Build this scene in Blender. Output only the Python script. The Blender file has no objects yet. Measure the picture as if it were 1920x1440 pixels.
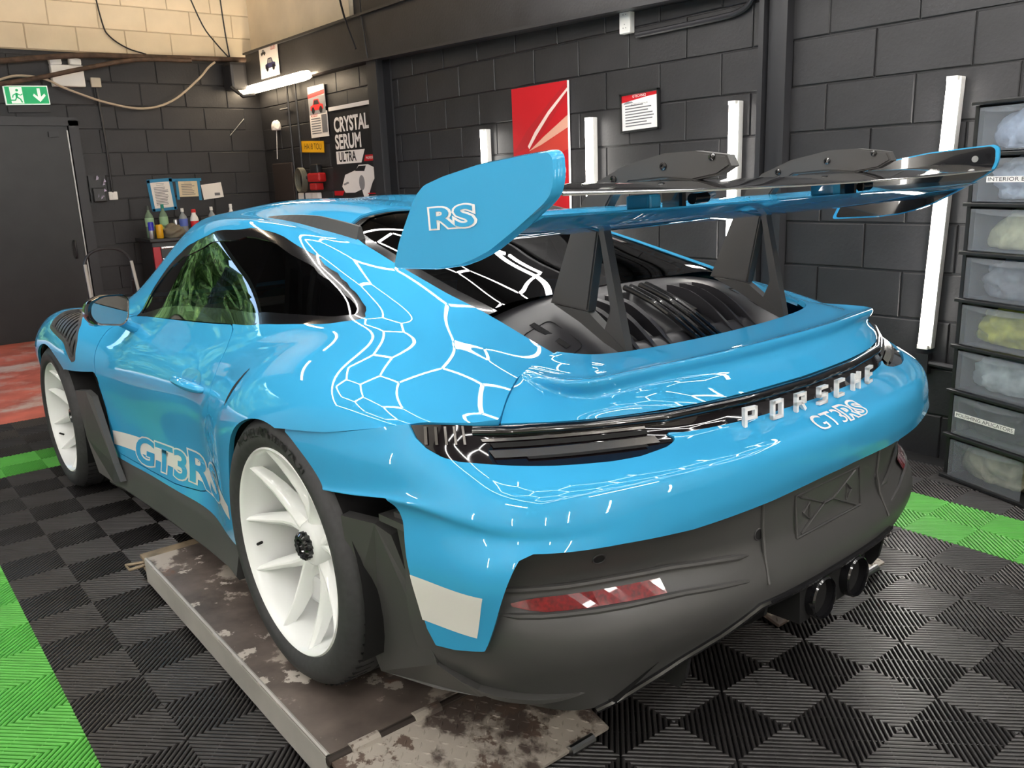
import bpy, bmesh, math, random
import numpy as np
from mathutils import Vector, Matrix
from mathutils.bvhtree import BVHTree
random.seed(7); np.random.seed(7)
SC = bpy.context.scene
COL = SC.collection
# ------------------------------------------------------------------ camera
cam_d = bpy.data.cameras.new('camera'); cam = bpy.data.objects.new('camera', cam_d); COL.objects.link(cam)
cam_d.sensor_fit = 'HORIZONTAL'; cam_d.sensor_width = 36.0; cam_d.lens = 1577.23 * 36.0 / 1920.0
cam_d.clip_start = 0.05; cam_d.clip_end = 200
_R = [[0.7776, -0.6277, -0.0374], [-0.1776, -0.1622, -0.9706], [0.6032, 0.7614, -0.2376]]
_r, _d, _f = (Vector(v).normalized() for v in _R)
_rot = Matrix((_r, -_d, -_f)).transposed()
cam.matrix_world = Matrix.Translation((-2.50267, -1.06855, 1.39919)) @ _rot.to_4x4()
SC.camera = cam
# ------------------------------------------------------------------ view, world
SC.view_settings.view_transform = 'Standard'; SC.view_settings.look = 'None'
SC.view_settings.exposure = 0.85; SC.view_settings.gamma = 1.0; SC.view_settings.use_curve_mapping = False
W = bpy.data.worlds.new('sky'); SC.world = W; W.use_nodes = True
_n = W.node_tree.nodes; _l = W.node_tree.links; _n.clear()
_o = _n.new('ShaderNodeOutputWorld'); _b = _n.new('ShaderNodeBackground'); _s = _n.new('ShaderNodeTexSky')
_s.sky_type = 'NISHITA'; _s.sun_disc = False; _s.sun_elevation = math.radians(40); _s.sun_rotation = math.radians(200)
_s.air_density = 1.0; _s.dust_density = 2.0
_b.inputs['Strength'].default_value = 0.9
_l.new(_s.outputs[0], _b.inputs[0]); _l.new(_b.outputs[0], _o.inputs[0])
sun_d = bpy.data.lights.new('sun', 'SUN'); sun_d.energy = 5.0; sun_d.angle = math.radians(.6); sun_d.color = (1, .95, .87); sun = bpy.data.objects.new('sun', sun_d); COL.objects.link(sun); sun.rotation_euler = (math.radians(48), 0, math.radians(-14))
FILL_W = 45.0    # emission of the added neutral fill lamps
HEX_W = 16.0      # emission of the ceiling tubes
TUBE_W = 26.0     # emission of the wall tubes
WARM_W = 14.0     # emission of the warm batten
# ------------------------------------------------------------------ materials
MATS = {}
def mat(name, col=(.5, .5, .5), rough=.5, metal=0., coat=0., spec=.5, noise=None, bump=None, emit=None, alpha=None, trans=0., ior=1.45, mix=None):
    """procedural principled material. noise=(scale, amount, detail), bump=(scale, strength, distance), mix=list of (scale, threshold, softness, colour, rough)"""
    if name in MATS: return MATS[name]
    m = bpy.data.materials.new(name); m.use_nodes = True; MATS[name] = m
    n = m.node_tree.nodes; l = m.node_tree.links
    p = n['Principled BSDF']
    c4 = (*col, 1)
    p.inputs['Base Color'].default_value = c4; p.inputs['Roughness'].default_value = rough; p.inputs['Metallic'].default_value = metal
    p.inputs['Coat Weight'].default_value = coat; p.inputs['Coat Roughness'].default_value = .015
    p.inputs['Specular IOR Level'].default_value = spec; p.inputs['Transmission Weight'].default_value = trans; p.inputs['IOR'].default_value = ior
    if alpha is not None: p.inputs['Alpha'].default_value = alpha
    if emit: p.inputs['Emission Color'].default_value = (*emit[0], 1); p.inputs['Emission Strength'].default_value = emit[1]
    tc = None
    def coord():
        nonlocal tc
        if tc is None: tc = n.new('ShaderNodeTexCoord')
        return tc.outputs['Object']
    src = None; rsrc = None
    if noise:
        t = n.new('ShaderNodeTexNoise'); t.inputs['Scale'].default_value = noise[0]; t.inputs['Detail'].default_value = noise[2] if len(noise) > 2 else 4
        l.new(coord(), t.inputs['Vector'])
        r = n.new('ShaderNodeValToRGB'); a = noise[1]
        r.color_ramp.elements[0].position = .3; r.color_ramp.elements[1].position = .7
        r.color_ramp.elements[0].color = (*[max(0, c * (1 - a)) for c in col], 1); r.color_ramp.elements[1].color = (*[min(1, c * (1 + a)) for c in col], 1)
        l.new(t.outputs[0], r.inputs[0]); src = r.outputs[0]
    for k, (sc, th, so, mc, mr) in enumerate(mix or []):
        t = n.new('ShaderNodeTexNoise'); t.inputs['Scale'].default_value = sc; t.inputs['Detail'].default_value = 9; t.inputs['Roughness'].default_value = .65
        mp = n.new('ShaderNodeMapping'); mp.inputs['Location'].default_value = (k * 3.7, k * 1.3, k * 2.1); l.new(coord(), mp.inputs[0]); l.new(mp.outputs[0], t.inputs['Vector'])
        r = n.new('ShaderNodeValToRGB'); r.color_ramp.elements[0].position = th; r.color_ramp.elements[1].position = min(1, th + so)
        l.new(t.outputs[0], r.inputs[0])
        mx = n.new('ShaderNodeMix'); mx.data_type = 'RGBA'; l.new(r.outputs[0], mx.inputs['Factor'])
        if src: l.new(src, mx.inputs[6])
        else: mx.inputs[6].default_value = c4
        mx.inputs[7].default_value = (*mc, 1); src = mx.outputs[2]
        mf = n.new('ShaderNodeMix'); l.new(r.outputs[0], mf.inputs['Factor'])
        if rsrc: l.new(rsrc, mf.inputs[2])
        else: mf.inputs[2].default_value = rough
        mf.inputs[3].default_value = mr; rsrc = mf.outputs[0]
    if src: l.new(src, p.inputs['Base Color'])
    if rsrc: l.new(rsrc, p.inputs['Roughness'])
    if bump:
        t = n.new('ShaderNodeTexNoise'); t.inputs['Scale'].default_value = bump[0]; t.inputs['Detail'].default_value = 6
        l.new(coord(), t.inputs['Vector'])
        b = n.new('ShaderNodeBump'); b.inputs['Strength'].default_value = bump[1]; b.inputs['Distance'].default_value = bump[2]
        l.new(t.outputs[0], b.inputs['Height']); l.new(b.outputs[0], p.inputs['Normal'])
    return m
def glass(name, tint=(.02, .022, .024), tr=.35, rough=.0):
    """tinted pane: dark see-through with a fresnel mirror"""
    if name in MATS: return MATS[name]
    m = bpy.data.materials.new(name); m.use_nodes = True; MATS[name] = m
    n = m.node_tree.nodes; l = m.node_tree.links; n.clear()
    o = n.new('ShaderNodeOutputMaterial'); t = n.new('ShaderNodeBsdfTransparent'); g = n.new('ShaderNodeBsdfGlossy'); f = n.new('ShaderNodeFresnel'); mx = n.new('ShaderNodeMixShader')
    t.inputs[0].default_value = (tr, tr * 1.04, tr * 1.02, 1); g.inputs['Roughness'].default_value = rough; f.inputs[0].default_value = 1.6
    l.new(f.outputs[0], mx.inputs[0]); l.new(t.outputs[0], mx.inputs[1]); l.new(g.outputs[0], mx.inputs[2]); l.new(mx.outputs[0], o.inputs[0])
    return m
# ------------------------------------------------------------------ object helpers
def link(o, parent=None):
    COL.objects.link(o)
    if parent is not None: o.parent = parent
    return o
def empty(name, loc=(0, 0, 0), rz=0., parent=None):
    o = bpy.data.objects.new(name, None); o.empty_display_size = .05; o.location = loc; o.rotation_euler = (0, 0, rz)
    return link(o, parent)
def tag(o, label, cat, group=None):
    o['label'] = label; o['category'] = cat
    if group: o['group'] = group
    return o
def struct(o): o['kind'] = 'structure'; return o
def mesh(name, V, F, m=None, normals=None, smooth=False):
    me = bpy.data.meshes.new(name); me.from_pydata([tuple(map(float, v)) for v in V], [], [tuple(map(int, f)) for f in F])
    if m is not None:
        for x in (m if isinstance(m, (list, tuple)) else [m]): me.materials.append(x)
    if smooth or normals is not None: me.polygons.foreach_set('use_smooth', [True] * len(me.polygons))
    if normals is not None: me.normals_split_custom_set_from_vertices([tuple(map(float, v)) for v in normals])
    me.update(); return me
def ob(name, me, parent=None, loc=None, rot=None):
    o = bpy.data.objects.new(name, me)
    if loc is not None: o.location = loc
    if rot is not None: o.rotation_euler = rot
    return link(o, parent)
class MB:
    """collects shapes into one mesh"""
    def __init__(s): s.V = []; s.F = []; s.M = []
    def add(s, V, F, T=None, mi=0):
        k = len(s.V)
        s.V += [tuple(T @ Vector(v)) if T else tuple(v) for v in V]
        s.F += [tuple(i + k for i in f) for f in F]; s.M += [mi] * len(F); return s
    def box(s, c, d, T=None, mi=0, bev=0.):
        x, y, z = d[0] / 2, d[1] / 2, d[2] / 2
        if bev <= 0:
            V = [(c[0] + i * x, c[1] + j * y, c[2] + k * z) for i in (-1, 1) for j in (-1, 1) for k in (-1, 1)]
            F = [(0, 1, 3, 2), (4, 6, 7, 5), (0, 4, 5, 1), (2, 3, 7, 6), (0, 2, 6, 4), (1, 5, 7, 3)]
            return s.add(V, F, T, mi)
        bm = bmesh.new(); bmesh.ops.create_cube(bm, size=1); bmesh.ops.scale(bm, vec=d, verts=bm.verts)
        bmesh.ops.bevel(bm, geom=bm.edges[:], offset=min(bev, min(d) * .45), segments=2, affect='EDGES', profile=.6)
        bmesh.ops.translate(bm, vec=c, verts=bm.verts)
        bm.verts.ensure_lookup_table(); V = [v.co[:] for v in bm.verts]; F = [[v.index for v in f.verts] for f in bm.faces]; bm.free()
        return s.add(V, F, T, mi)
    def prism(s, poly, z0, z1, T=None, mi=0):
        """extrude a 2-D polygon (x, y) from z0 to z1"""
        n = len(poly); V = [(p[0], p[1], z0) for p in poly] + [(p[0], p[1], z1) for p in poly]
        F = [tuple(range(n))[::-1], tuple(range(n, 2 * n))] + [(i, (i + 1) % n, n + (i + 1) % n, n + i) for i in range(n)]
        return s.add(V, F, T, mi)
    def lathe(s, prof, seg=32, T=None, mi=0, a0=0., a1=2 * math.pi):
        """prof: (r, z) list turned round z"""
        full = abs(a1 - a0 - 2 * math.pi) < 1e-6; m = seg if full else seg + 1
        V = [(r * math.cos(a0 + (a1 - a0) * i / seg), r * math.sin(a0 + (a1 - a0) * i / seg), z) for i in range(m) for r, z in prof]
        k = len(prof); F = []
        for i in range(seg):
            j = (i + 1) % m
            for q in range(k - 1): F.append((i * k + q, j * k + q, j * k + q + 1, i * k + q + 1))
        return s.add(V, F, T, mi)
    def tube(s, pts, r, seg=10, T=None, mi=0, closed=False, cap=True, flat=1.):
        P = [Vector(p) for p in pts]; n = len(P); rs = r if isinstance(r, (list, tuple)) else [r] * n
        V = []; F = []; up = None
        for i in range(n):
            a = P[(i - 1) % n] if (closed or i > 0) else P[i]; b = P[(i + 1) % n] if (closed or i < n - 1) else P[i]
            t = (b - a).normalized()
            if up is None:
                up = Vector((0, 0, 1)) if abs(t.z) < .9 else Vector((1, 0, 0))
            sx = t.cross(up).normalized(); up = sx.cross(t).normalized()
            for k in range(seg):
                an = 2 * math.pi * k / seg; V.append(P[i] + (sx * math.cos(an) + up * math.sin(an) * flat) * rs[i])
        for i in range(n if closed else n - 1):
            j = (i + 1) % n
            for k in range(seg): F.append((i * seg + k, i * seg + (k + 1) % seg, j * seg + (k + 1) % seg, j * seg + k))
        if cap and not closed: F += [tuple(range(seg))[::-1], tuple(range((n - 1) * seg, n * seg))]
        return s.add(V, F, T, mi)
    def cyl(s, c, r, h, seg=24, T=None, mi=0, r2=None):
        r2 = r if r2 is None else r2
        V = [(c[0] + r * math.cos(2 * math.pi * i / seg), c[1] + r * math.sin(2 * math.pi * i / seg), c[2]) for i in range(seg)]
        V += [(c[0] + r2 * math.cos(2 * math.pi * i / seg), c[1] + r2 * math.sin(2 * math.pi * i / seg), c[2] + h) for i in range(seg)]
        F = [(i, (i + 1) % seg, seg + (i + 1) % seg, seg + i) for i in range(seg)] + [tuple(range(seg))[::-1], tuple(range(seg, 2 * seg))]
        return s.add(V, F, T, mi)
    def mesh(s, name, m=None, smooth=False, auto=None):
        me = mesh(name, s.V, s.F, m)
        if isinstance(m, (list, tuple)) and len(m) > 1: me.polygons.foreach_set('material_index', s.M)
        if smooth:
            me.polygons.foreach_set('use_smooth', [True] * len(me.polygons))
            if auto is not None: sharp(me, auto)
        me.update(); return me
    def ob(s, name, m=None, parent=None, smooth=False, auto=35, loc=None, rot=None):
        return ob(name, s.mesh(name, m, smooth, auto), parent, loc, rot)
def sharp(me, deg):
    bm = bmesh.new(); bm.from_mesh(me); bmesh.ops.recalc_face_normals(bm, faces=bm.faces); c = math.radians(deg)
    for e in bm.edges: e.smooth = not (len(e.link_faces) == 2 and e.calc_face_angle(0) > c)
    bm.to_mesh(me); bm.free()
def copy_tree(o, parent=None):
    c = o.copy(); COL.objects.link(c); c.parent = parent
    for ch in o.children: copy_tree(ch, c)
    return c
def text_mesh(s, size=1., depth=0., xs=1., mat_=None, name='text', align='CENTER', shear=0., offset=0., res=4):
    cu = bpy.data.curves.new(name, 'FONT'); cu.body = s; cu.size = size; cu.extrude = depth; cu.align_x = align; cu.align_y = 'CENTER'; cu.shear = shear; cu.offset = offset; cu.resolution_u = res
    o = bpy.data.objects.new(name, cu); COL.objects.link(o)
    dg = bpy.context.evaluated_depsgraph_get(); me = bpy.data.meshes.new_from_object(o.evaluated_get(dg)); bpy.data.objects.remove(o); bpy.data.curves.remove(cu)
    if xs != 1.: me.transform(Matrix.Diagonal((xs, 1, 1, 1)))
    me.materials.clear()
    if mat_: me.materials.append(mat_)
    me.name = name; return me
def bez(pts, n=8, closed=False):
    """Catmull-Rom through pts"""
    P = [Vector(p) for p in pts]; m = len(P); out = []
    for i in range(m if closed else m - 1):
        p0 = P[(i - 1) % m] if (closed or i > 0) else P[0] * 2 - P[1]; p1 = P[i]; p2 = P[(i + 1) % m]; p3 = P[(i + 2) % m] if (closed or i + 2 < m) else P[-1] * 2 - P[-2]
        for k in range(n):
            t = k / n; out.append(.5 * ((2 * p1) + (p2 - p0) * t + (2 * p0 - 5 * p1 + 4 * p2 - p3) * t * t + (3 * p1 - p0 - 3 * p2 + p3) * t ** 3))
    if not closed: out.append(P[-1])
    return out
# ================================================================== the room
XW, YB = 1.55, 8.42            # right wall plane, back wall plane
XL, YF, ZC = -5.3, -4.3, 4.3   # left wall, front wall (behind the camera), ceiling
m_black_wall = mat('black_wall_paint', (.021, .0205, .0225), .5, bump=(55, .35, .004), noise=(3.5, .25, 5))
m_beige_wall = mat('beige_wall_paint', (.78, .67, .50), .65, bump=(40, .3, .004), noise=(2.2, .12, 5), mix=[(2.3, .66, .1, (.36, .28, .17), .8)])
m_steel_black = mat('black_painted_steel', (.022, .022, .025), .42)
m_red_floor = mat('worn_red_floor_paint', (.54, .13, .085), .5, noise=(3, .35, 8), mix=[(1.6, .50, .1, (.56, .42, .35), .6), (3.1, .6, .06, (.66, .17, .12), .5)], bump=(30, .2, .003))
m_tile_black = mat('black_floor_tile', (.034, .032, .032), .32, noise=(9, .25, 4))
m_tile_green = mat('green_floor_tile', (.095, .40, .06), .38, noise=(9, .12, 4))
m_under = mat('floor_underlay', (.008, .008, .009), .8)
# ---- floor: concrete slab, and the ribbed snap-together tiles as parts of it
fl = MB(); fl.box(((XL + XW) / 2, (YF + 5.0) / 2, -.062), (XW - XL, 5.0 - YF, .1))
floor = struct(fl.ob('floor', m_under))
sl = MB(); sl.box(((XL + XW) / 2, (5.0 + YB) / 2, -.05), (XW - XL, YB - 5.0, .1)); sl.ob('painted_concrete', m_red_floor, floor)
def rib_tile():
    """400 mm tile: four 200 mm cells of diagonal ribs that turn by a right angle from cell to cell"""
    mb = MB(); pitch = .2 * math.sqrt(2) / 20; hw = pitch * .31; dep = .011; cs = .2
    def clip(poly, n, d):
        out = []
        for i in range(len(poly)):
            a, b = poly[i], poly[(i + 1) % len(poly)]; fa = a[0] * n[0] + a[1] * n[1] - d; fb = b[0] * n[0] + b[1] * n[1] - d
            if fa <= 0: out.append(a)
            if (fa < 0) != (fb < 0) and abs(fa - fb) > 1e-12: t = fa / (fa - fb); out.append((a[0] + (b[0] - a[0]) * t, a[1] + (b[1] - a[1]) * t))
        return out
    for ci in range(2):
        for cj in range(2):
            x0, y0 = -.2 + ci * cs, -.2 + cj * cs
            sgn = 1 if (ci + cj) % 2 == 0 else -1
            # diagonal axis between the ring centres; ribs run across it
            n = (1 / math.sqrt(2), sgn / math.sqrt(2)); c = ((x0 + .1) * n[0] + (y0 + .1) * n[1])
            sq = [(x0, y0), (x0 + cs, y0), (x0 + cs, y0 + cs), (x0, y0 + cs)]
            for k in range(20):
                d = c + (k - 9.5) * pitch
                for lo, hi in ((-1, -.45), (-.45, .45), (.45, 1)):      # chamfer, crown, chamfer of the rib
                    p = clip(clip(sq, n, d + hw * hi), (-n[0], -n[1]), -(d + hw * lo))
                    if len(p) < 3: continue
                    m = len(p); tt = [(a * n[0] + b * n[1] - d) / hw for a, b in p]
                    V = [(a, b, -max(0, abs(t) - .45) / .55 * .0028) for (a, b), t in zip(p, tt)] + [(a, b, -dep) for a, b in p]
                    F = [tuple(range(m))]
                    for i in range(m):
                        j = (i + 1) % m
                        if not (abs(abs(tt[i]) - .45) < 1e-4 and abs(abs(tt[j]) - .45) < 1e-4 and tt[i] * tt[j] > 0): F.append((i, i + m, j + m, j))
                    mb.add(V, F)
            # two cross webs under the ribs
            for q in (-.045, .045):
                t = (-n[1], n[0]); cx, cy = x0 + .1 + t[0] * q, y0 + .1 + t[1] * q; L = .095
                a = (cx - n[0] * L, cy - n[1] * L); b = (cx + n[0] * L, cy + n[1] * L); w = .0016
                mb.add([(a[0] - t[0] * w, a[1] - t[1] * w, -.0035), (b[0] - t[0] * w, b[1] - t[1] * w, -.0035), (b[0] + t[0] * w, b[1] + t[1] * w, -.0035), (a[0] + t[0] * w, a[1] + t[1] * w, -.0035)], [(0, 1, 2, 3)])
    me = mb.mesh('floor_tile'); bm = bmesh.new(); bm.from_mesh(me); bmesh.ops.recalc_face_normals(bm, faces=bm.faces)
    up = max(bm.faces, key=lambda f: f.calc_area())
    bm.to_mesh(me); bm.free(); return me
_tb = rib_tile(); _tb.materials.append(m_tile_black); _tg = _tb.copy(); _tg.materials.clear(); _tg.materials.append(m_tile_green)
for i in range(-11, 4):
    for j in range(-7, 13):
        x, y = i * .4 + .0, j * .4 + .0
        cx, cy = x + .0, y + .0      # tile edges lie at odd multiples of 0.2
        if cx > 1.25 or cy > 4.85: continue
        border = (abs(cx + 2.4) < .05 and cy < 4.05) or (abs(cx - .8) < .05 and cy < 4.05) or (abs(cy - 4.0) < .05 and -2.45 < cx < .85)
        o = ob('floor_tile', _tg if border else _tb, floor, (cx, cy, 0))
# ---- block walls: every block its own part, joints recessed
def block_meshes(L, H, m, n=5):
    out = []
    for k in range(n):
        bm = bmesh.new(); bmesh.ops.create_cube(bm, size=1); bmesh.ops.scale(bm, vec=(L - .008, .05, H - .008), verts=bm.verts)
        bmesh.ops.bevel(bm, geom=[e for e in bm.edges if all(v.co.y < 0 for v in e.verts)], offset=.0035 + .001 * (k % 3), segments=1, affect='EDGES')
        for v in bm.verts:
            if v.co.y < -.01: v.co.y += random.uniform(-.0015, .0015); v.co.x += random.uniform(-.0015, .0015); v.co.z += random.uniform(-.0015, .0015)
        bmesh.ops.delete(bm, geom=[f for f in bm.faces if f.normal.y > .9], context='FACES')
        me = bpy.data.meshes.new('block'); bm.to_mesh(me); bm.free(); me.materials.append(m); out.append(me)
    return out
PIT, HZ = .4515, .2288
blk = block_meshes(PIT, HZ, m_black_wall); blk_half = block_meshes(PIT / 2, HZ, m_black_wall, 2); beg = block_meshes(PIT, HZ, m_beige_wall)
def block_wall(wall, to, phase, a0, a1, z0, z1, meshes, rz, step=HZ, zref=2.031):
    """to(a, z) -> world position of a block centre; courses aligned on zref"""
    k = math.ceil((z0 - zref) / step - .5)
    while zref + (k + .5) * step < z1:
        zc = zref + (k + .5) * step; ph = phase[k % 2]; i = math.floor((a0 - ph) / PIT) - 1
        while ph + i * PIT < a1:
            c = ph + (i + .5) * PIT
            if c - PIT / 2 > a0 - .3 and c + PIT / 2 < a1 + .3:
                p = to(c, zc); o = ob('block', random.choice(meshes), wall, (p[0], p[1], p[2]), (random.uniform(-.004, .004), random.uniform(-.002, .002), rz + random.uniform(-.003, .003)))
            i += 1
        k += 1
# right wall (x = XW), faces -x
wr = MB(); wr.box((XW + .16, (YF + YB) / 2, ZC / 2), (.3, YB - YF + .6, ZC)); wall_right = struct(wr.ob('wall_right', m_black_wall))
block_wall(wall_right, lambda a, z: (XW + .025, a, z), (.953 + .0, 1.155), -.9, 8.3, .05, 2.6, blk, -math.pi / 2)
# back wall (y = YB), faces -y, with the open roller door on its left that lets the daylight in
RX0, RX1, RZ = -5.0, -2.3, 3.1
wb = MB(); wb.box(((RX1 + XW + .3) / 2, YB + .16, ZC / 2), (XW + .3 - RX1, .3, ZC)); wb.box(((XL - .3 + RX0) / 2, YB + .16, ZC / 2), (RX0 - XL + .3, .3, ZC)); wb.box(((RX0 + RX1) / 2, YB + .16, (RZ + ZC) / 2), (RX1 - RX0, .3, ZC - RZ)); wall_back = struct(wb.ob('wall_back', m_black_wall))
block_wall(wall_back, lambda a, z: (a, YB + .025, z), (.011, .28), -.30, 1.45, .05, 2.74, blk, 0)
block_wall(wall_back, lambda a, z: (a, YB + .025, z), (.011, .28), -1.9, -.45, 2.10, 2.74, blk, 0)
block_wall(wall_back, lambda a, z: (a, YB + .012, z), (.2, .42), -2.0, 1.62, 2.76, 3.65, beg, 0, zref=2.76)
bk = MB(); bk.box(((RX1 + XW) / 2, YB + .014, 3.4), (XW - RX1, .04, 1.29)); bk.ob('joint_backing', mat('beige_joint', (.50, .41, .29), .8), wall_back)
# beige plaster field at the top of the right wall beside the corner
bp = MB(); bp.box((XW - .01, (6.15 + YB) / 2, 3.35), (.05, YB - 6.15, 1.1)); bp.ob('plaster_panel', m_beige_wall, wall_right)
# remaining walls with the roller door opening on the left that lets the daylight in
wf = MB(); wf.box(((XL + XW) / 2, YF - .15, ZC / 2), (XW - XL + .6, .3, ZC)); m_front = mat('pale_wall_paint_front', (.50, .47, .42), .6, bump=(40, .2, .004)); wall_front = struct(wf.ob('wall_front', m_front))
m_grey_wall = mat('pale_wall_paint', (.55, .52, .47), .6, bump=(40, .2, .004))
wl = MB(); wl.box((XL - .15, (YF + YB) / 2, ZC / 2), (.3, YB - YF + .6, ZC)); wall_left = struct(wl.ob('wall_left', m_grey_wall))
ce = MB(); ce.box(((XL + XW) / 2, (YF + YB) / 2, ZC + .1), (XW - XL + .6, YB - YF + .6, .2)); struct(ce.ob('ceiling', mat('dark_ceiling', (.035, .035, .037), .7)))
# ground outside the roller door
og = MB(); og.box((-3, YB + 12.3, -.07), (40, 24, .1)); gr = struct(og.ob('ground', mat('outside_concrete', (.33, .32, .30), .8, noise=(1.5, .2, 5))))
def nspl(t,y):
    t=np.asarray(t,float);y=np.asarray(y,float);n=len(t);h=np.diff(t)
    A=np.zeros((n,n));b=np.zeros((n,)+y.shape[1:]);A[0,0]=A[-1,-1]=1
    for i in range(1,n-1):
        A[i,i-1]=h[i-1];A[i,i]=2*(h[i-1]+h[i]);A[i,i+1]=h[i]
        b[i]=6*((y[i+1]-y[i])/h[i]-(y[i]-y[i-1])/h[i-1])
    m=np.linalg.solve(A,b.reshape(n,-1)).reshape(b.shape)
    def f(x):
        x=np.asarray(x,float);i=np.clip(np.searchsorted(t,x,side='right')-1,0,n-2)
        ex=(slice(None),)+(None,)*(y.ndim-1)
        hh=h[i][ex];a=((t[i+1]-x)[ex])/hh;c=((x-t[i])[ex])/hh
        return a*y[i]+c*y[i+1]+((a**3-a)*m[i]+(c**3-c)*m[i+1])*hh**2/6
    return f
def patch(D,st,nu,nv,rowpar=None):
    """D[row,station,3] -> fine grid G[nv,nu,3] (rows v, stations u), normals"""
    D=np.asarray(D,float);R,S,_=D.shape
    u=np.linspace(st[0],st[-1],nu) if np.isscalar(nu) else np.asarray(nu)
    fine=np.stack([nspl(st,D[r])(u) for r in range(R)])  # R,nu,3
    if rowpar is None:
        d=np.linalg.norm(np.diff(D,axis=0),axis=2).mean(1);rowpar=np.concatenate([[0],np.cumsum(d)])
    rowpar=np.asarray(rowpar,float)
    v=np.linspace(rowpar[0],rowpar[-1],nv) if np.isscalar(nv) else np.asarray(nv)
    G=nspl(rowpar,fine)(v)
    return G,u,v
def grid_normals(G,flip=False):
    du=np.gradient(G,axis=1);dv=np.gradient(G,axis=0);n=np.cross(du,dv)
    n/=np.linalg.norm(n,axis=2,keepdims=True)+1e-12
    return -n if flip else n
# ---------------- body side/top patch (half, x>0) stations y
YS=[-.85,-.7,-.55,-.4,-.2,0,.2,.45,.75,1.1,1.45,1.7,1.9,2.1,2.3,2.457,2.7,2.95,3.2,3.4]
def row(xs,zs):
    if np.isscalar(xs): xs=[xs]*len(YS)
    return [[x,y,z] for x,y,z in zip(xs,YS,zs)]
A_ROWS=[
 row(0.0,[.84,.872,.925,.972,1.035,1.095,1.152,1.213,1.257,1.281,1.272,1.222,1.125,1.0,.885,.845,.80,.74,.66,.56]),
 row(0.3,[.838,.868,.92,.967,1.03,1.09,1.148,1.210,1.256,1.281,1.268,1.205,1.10,.975,.885,.85,.80,.74,.66,.55]),
 row([.50,.505,.507,.507,.505,.50,.50,.505,.515,.52,.53,.555,.60,.64,.66,.66,.64,.60,.55,.50],
     [.825,.852,.893,.945,1.003,1.06,1.112,1.168,1.212,1.233,1.21,1.125,1.01,.915,.872,.86,.82,.76,.68,.57]),
 row([.57,.58,.585,.59,.60,.605,.60,.59,.578,.575,.597,.655,.695,.715,.725,.73,.72,.68,.62,.55],
     [.808,.838,.877,.922,.972,1.02,1.067,1.125,1.17,1.188,1.122,.965,.88,.858,.858,.85,.82,.755,.67,.56]),
 row([.64,.665,.675,.68,.69,.705,.722,.735,.742,.74,.733,.722,.735,.77,.79,.80,.79,.75,.69,.60],
     [.79,.822,.862,.897,.925,.932,.922,.908,.889,.876,.865,.857,.852,.855,.868,.865,.835,.76,.66,.55]),
 row([.72,.765,.80,.83,.85,.855,.845,.82,.80,.797,.80,.81,.835,.87,.90,.905,.89,.84,.76,.65],
     [.765,.79,.818,.842,.857,.857,.845,.815,.79,.785,.78,.777,.79,.815,.835,.835,.80,.73,.64,.54]),
 row([.79,.845,.89,.925,.95,.957,.948,.905,.853,.85,.855,.87,.90,.935,.955,.957,.95,.90,.82,.70],
     [.73,.752,.765,.765,.757,.745,.74,.71,.69,.68,.67,.67,.69,.72,.735,.735,.71,.65,.57,.48]),
 row([.80,.86,.905,.94,.955,.958,.955,.928,.856,.838,.84,.852,.885,.93,.955,.957,.95,.90,.82,.70],
     [.60,.60,.60,.60,.60,.60,.59,.55,.52,.50,.50,.50,.51,.55,.60,.62,.60,.53,.45,.38]),
 row([.78,.84,.89,.92,.94,.945,.945,.922,.868,.86,.86,.865,.872,.90,.93,.94,.93,.88,.80,.69],
     [.30,.30,.30,.30,.30,.30,.28,.265,.262,.257,.253,.25,.25,.25,.25,.25,.25,.25,.25,.25]),
]
def patchA(nu=261,nv=121):
    # uneven u sampling: uniform in y
    return patch(A_ROWS,YS,nu,nv)
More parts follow.
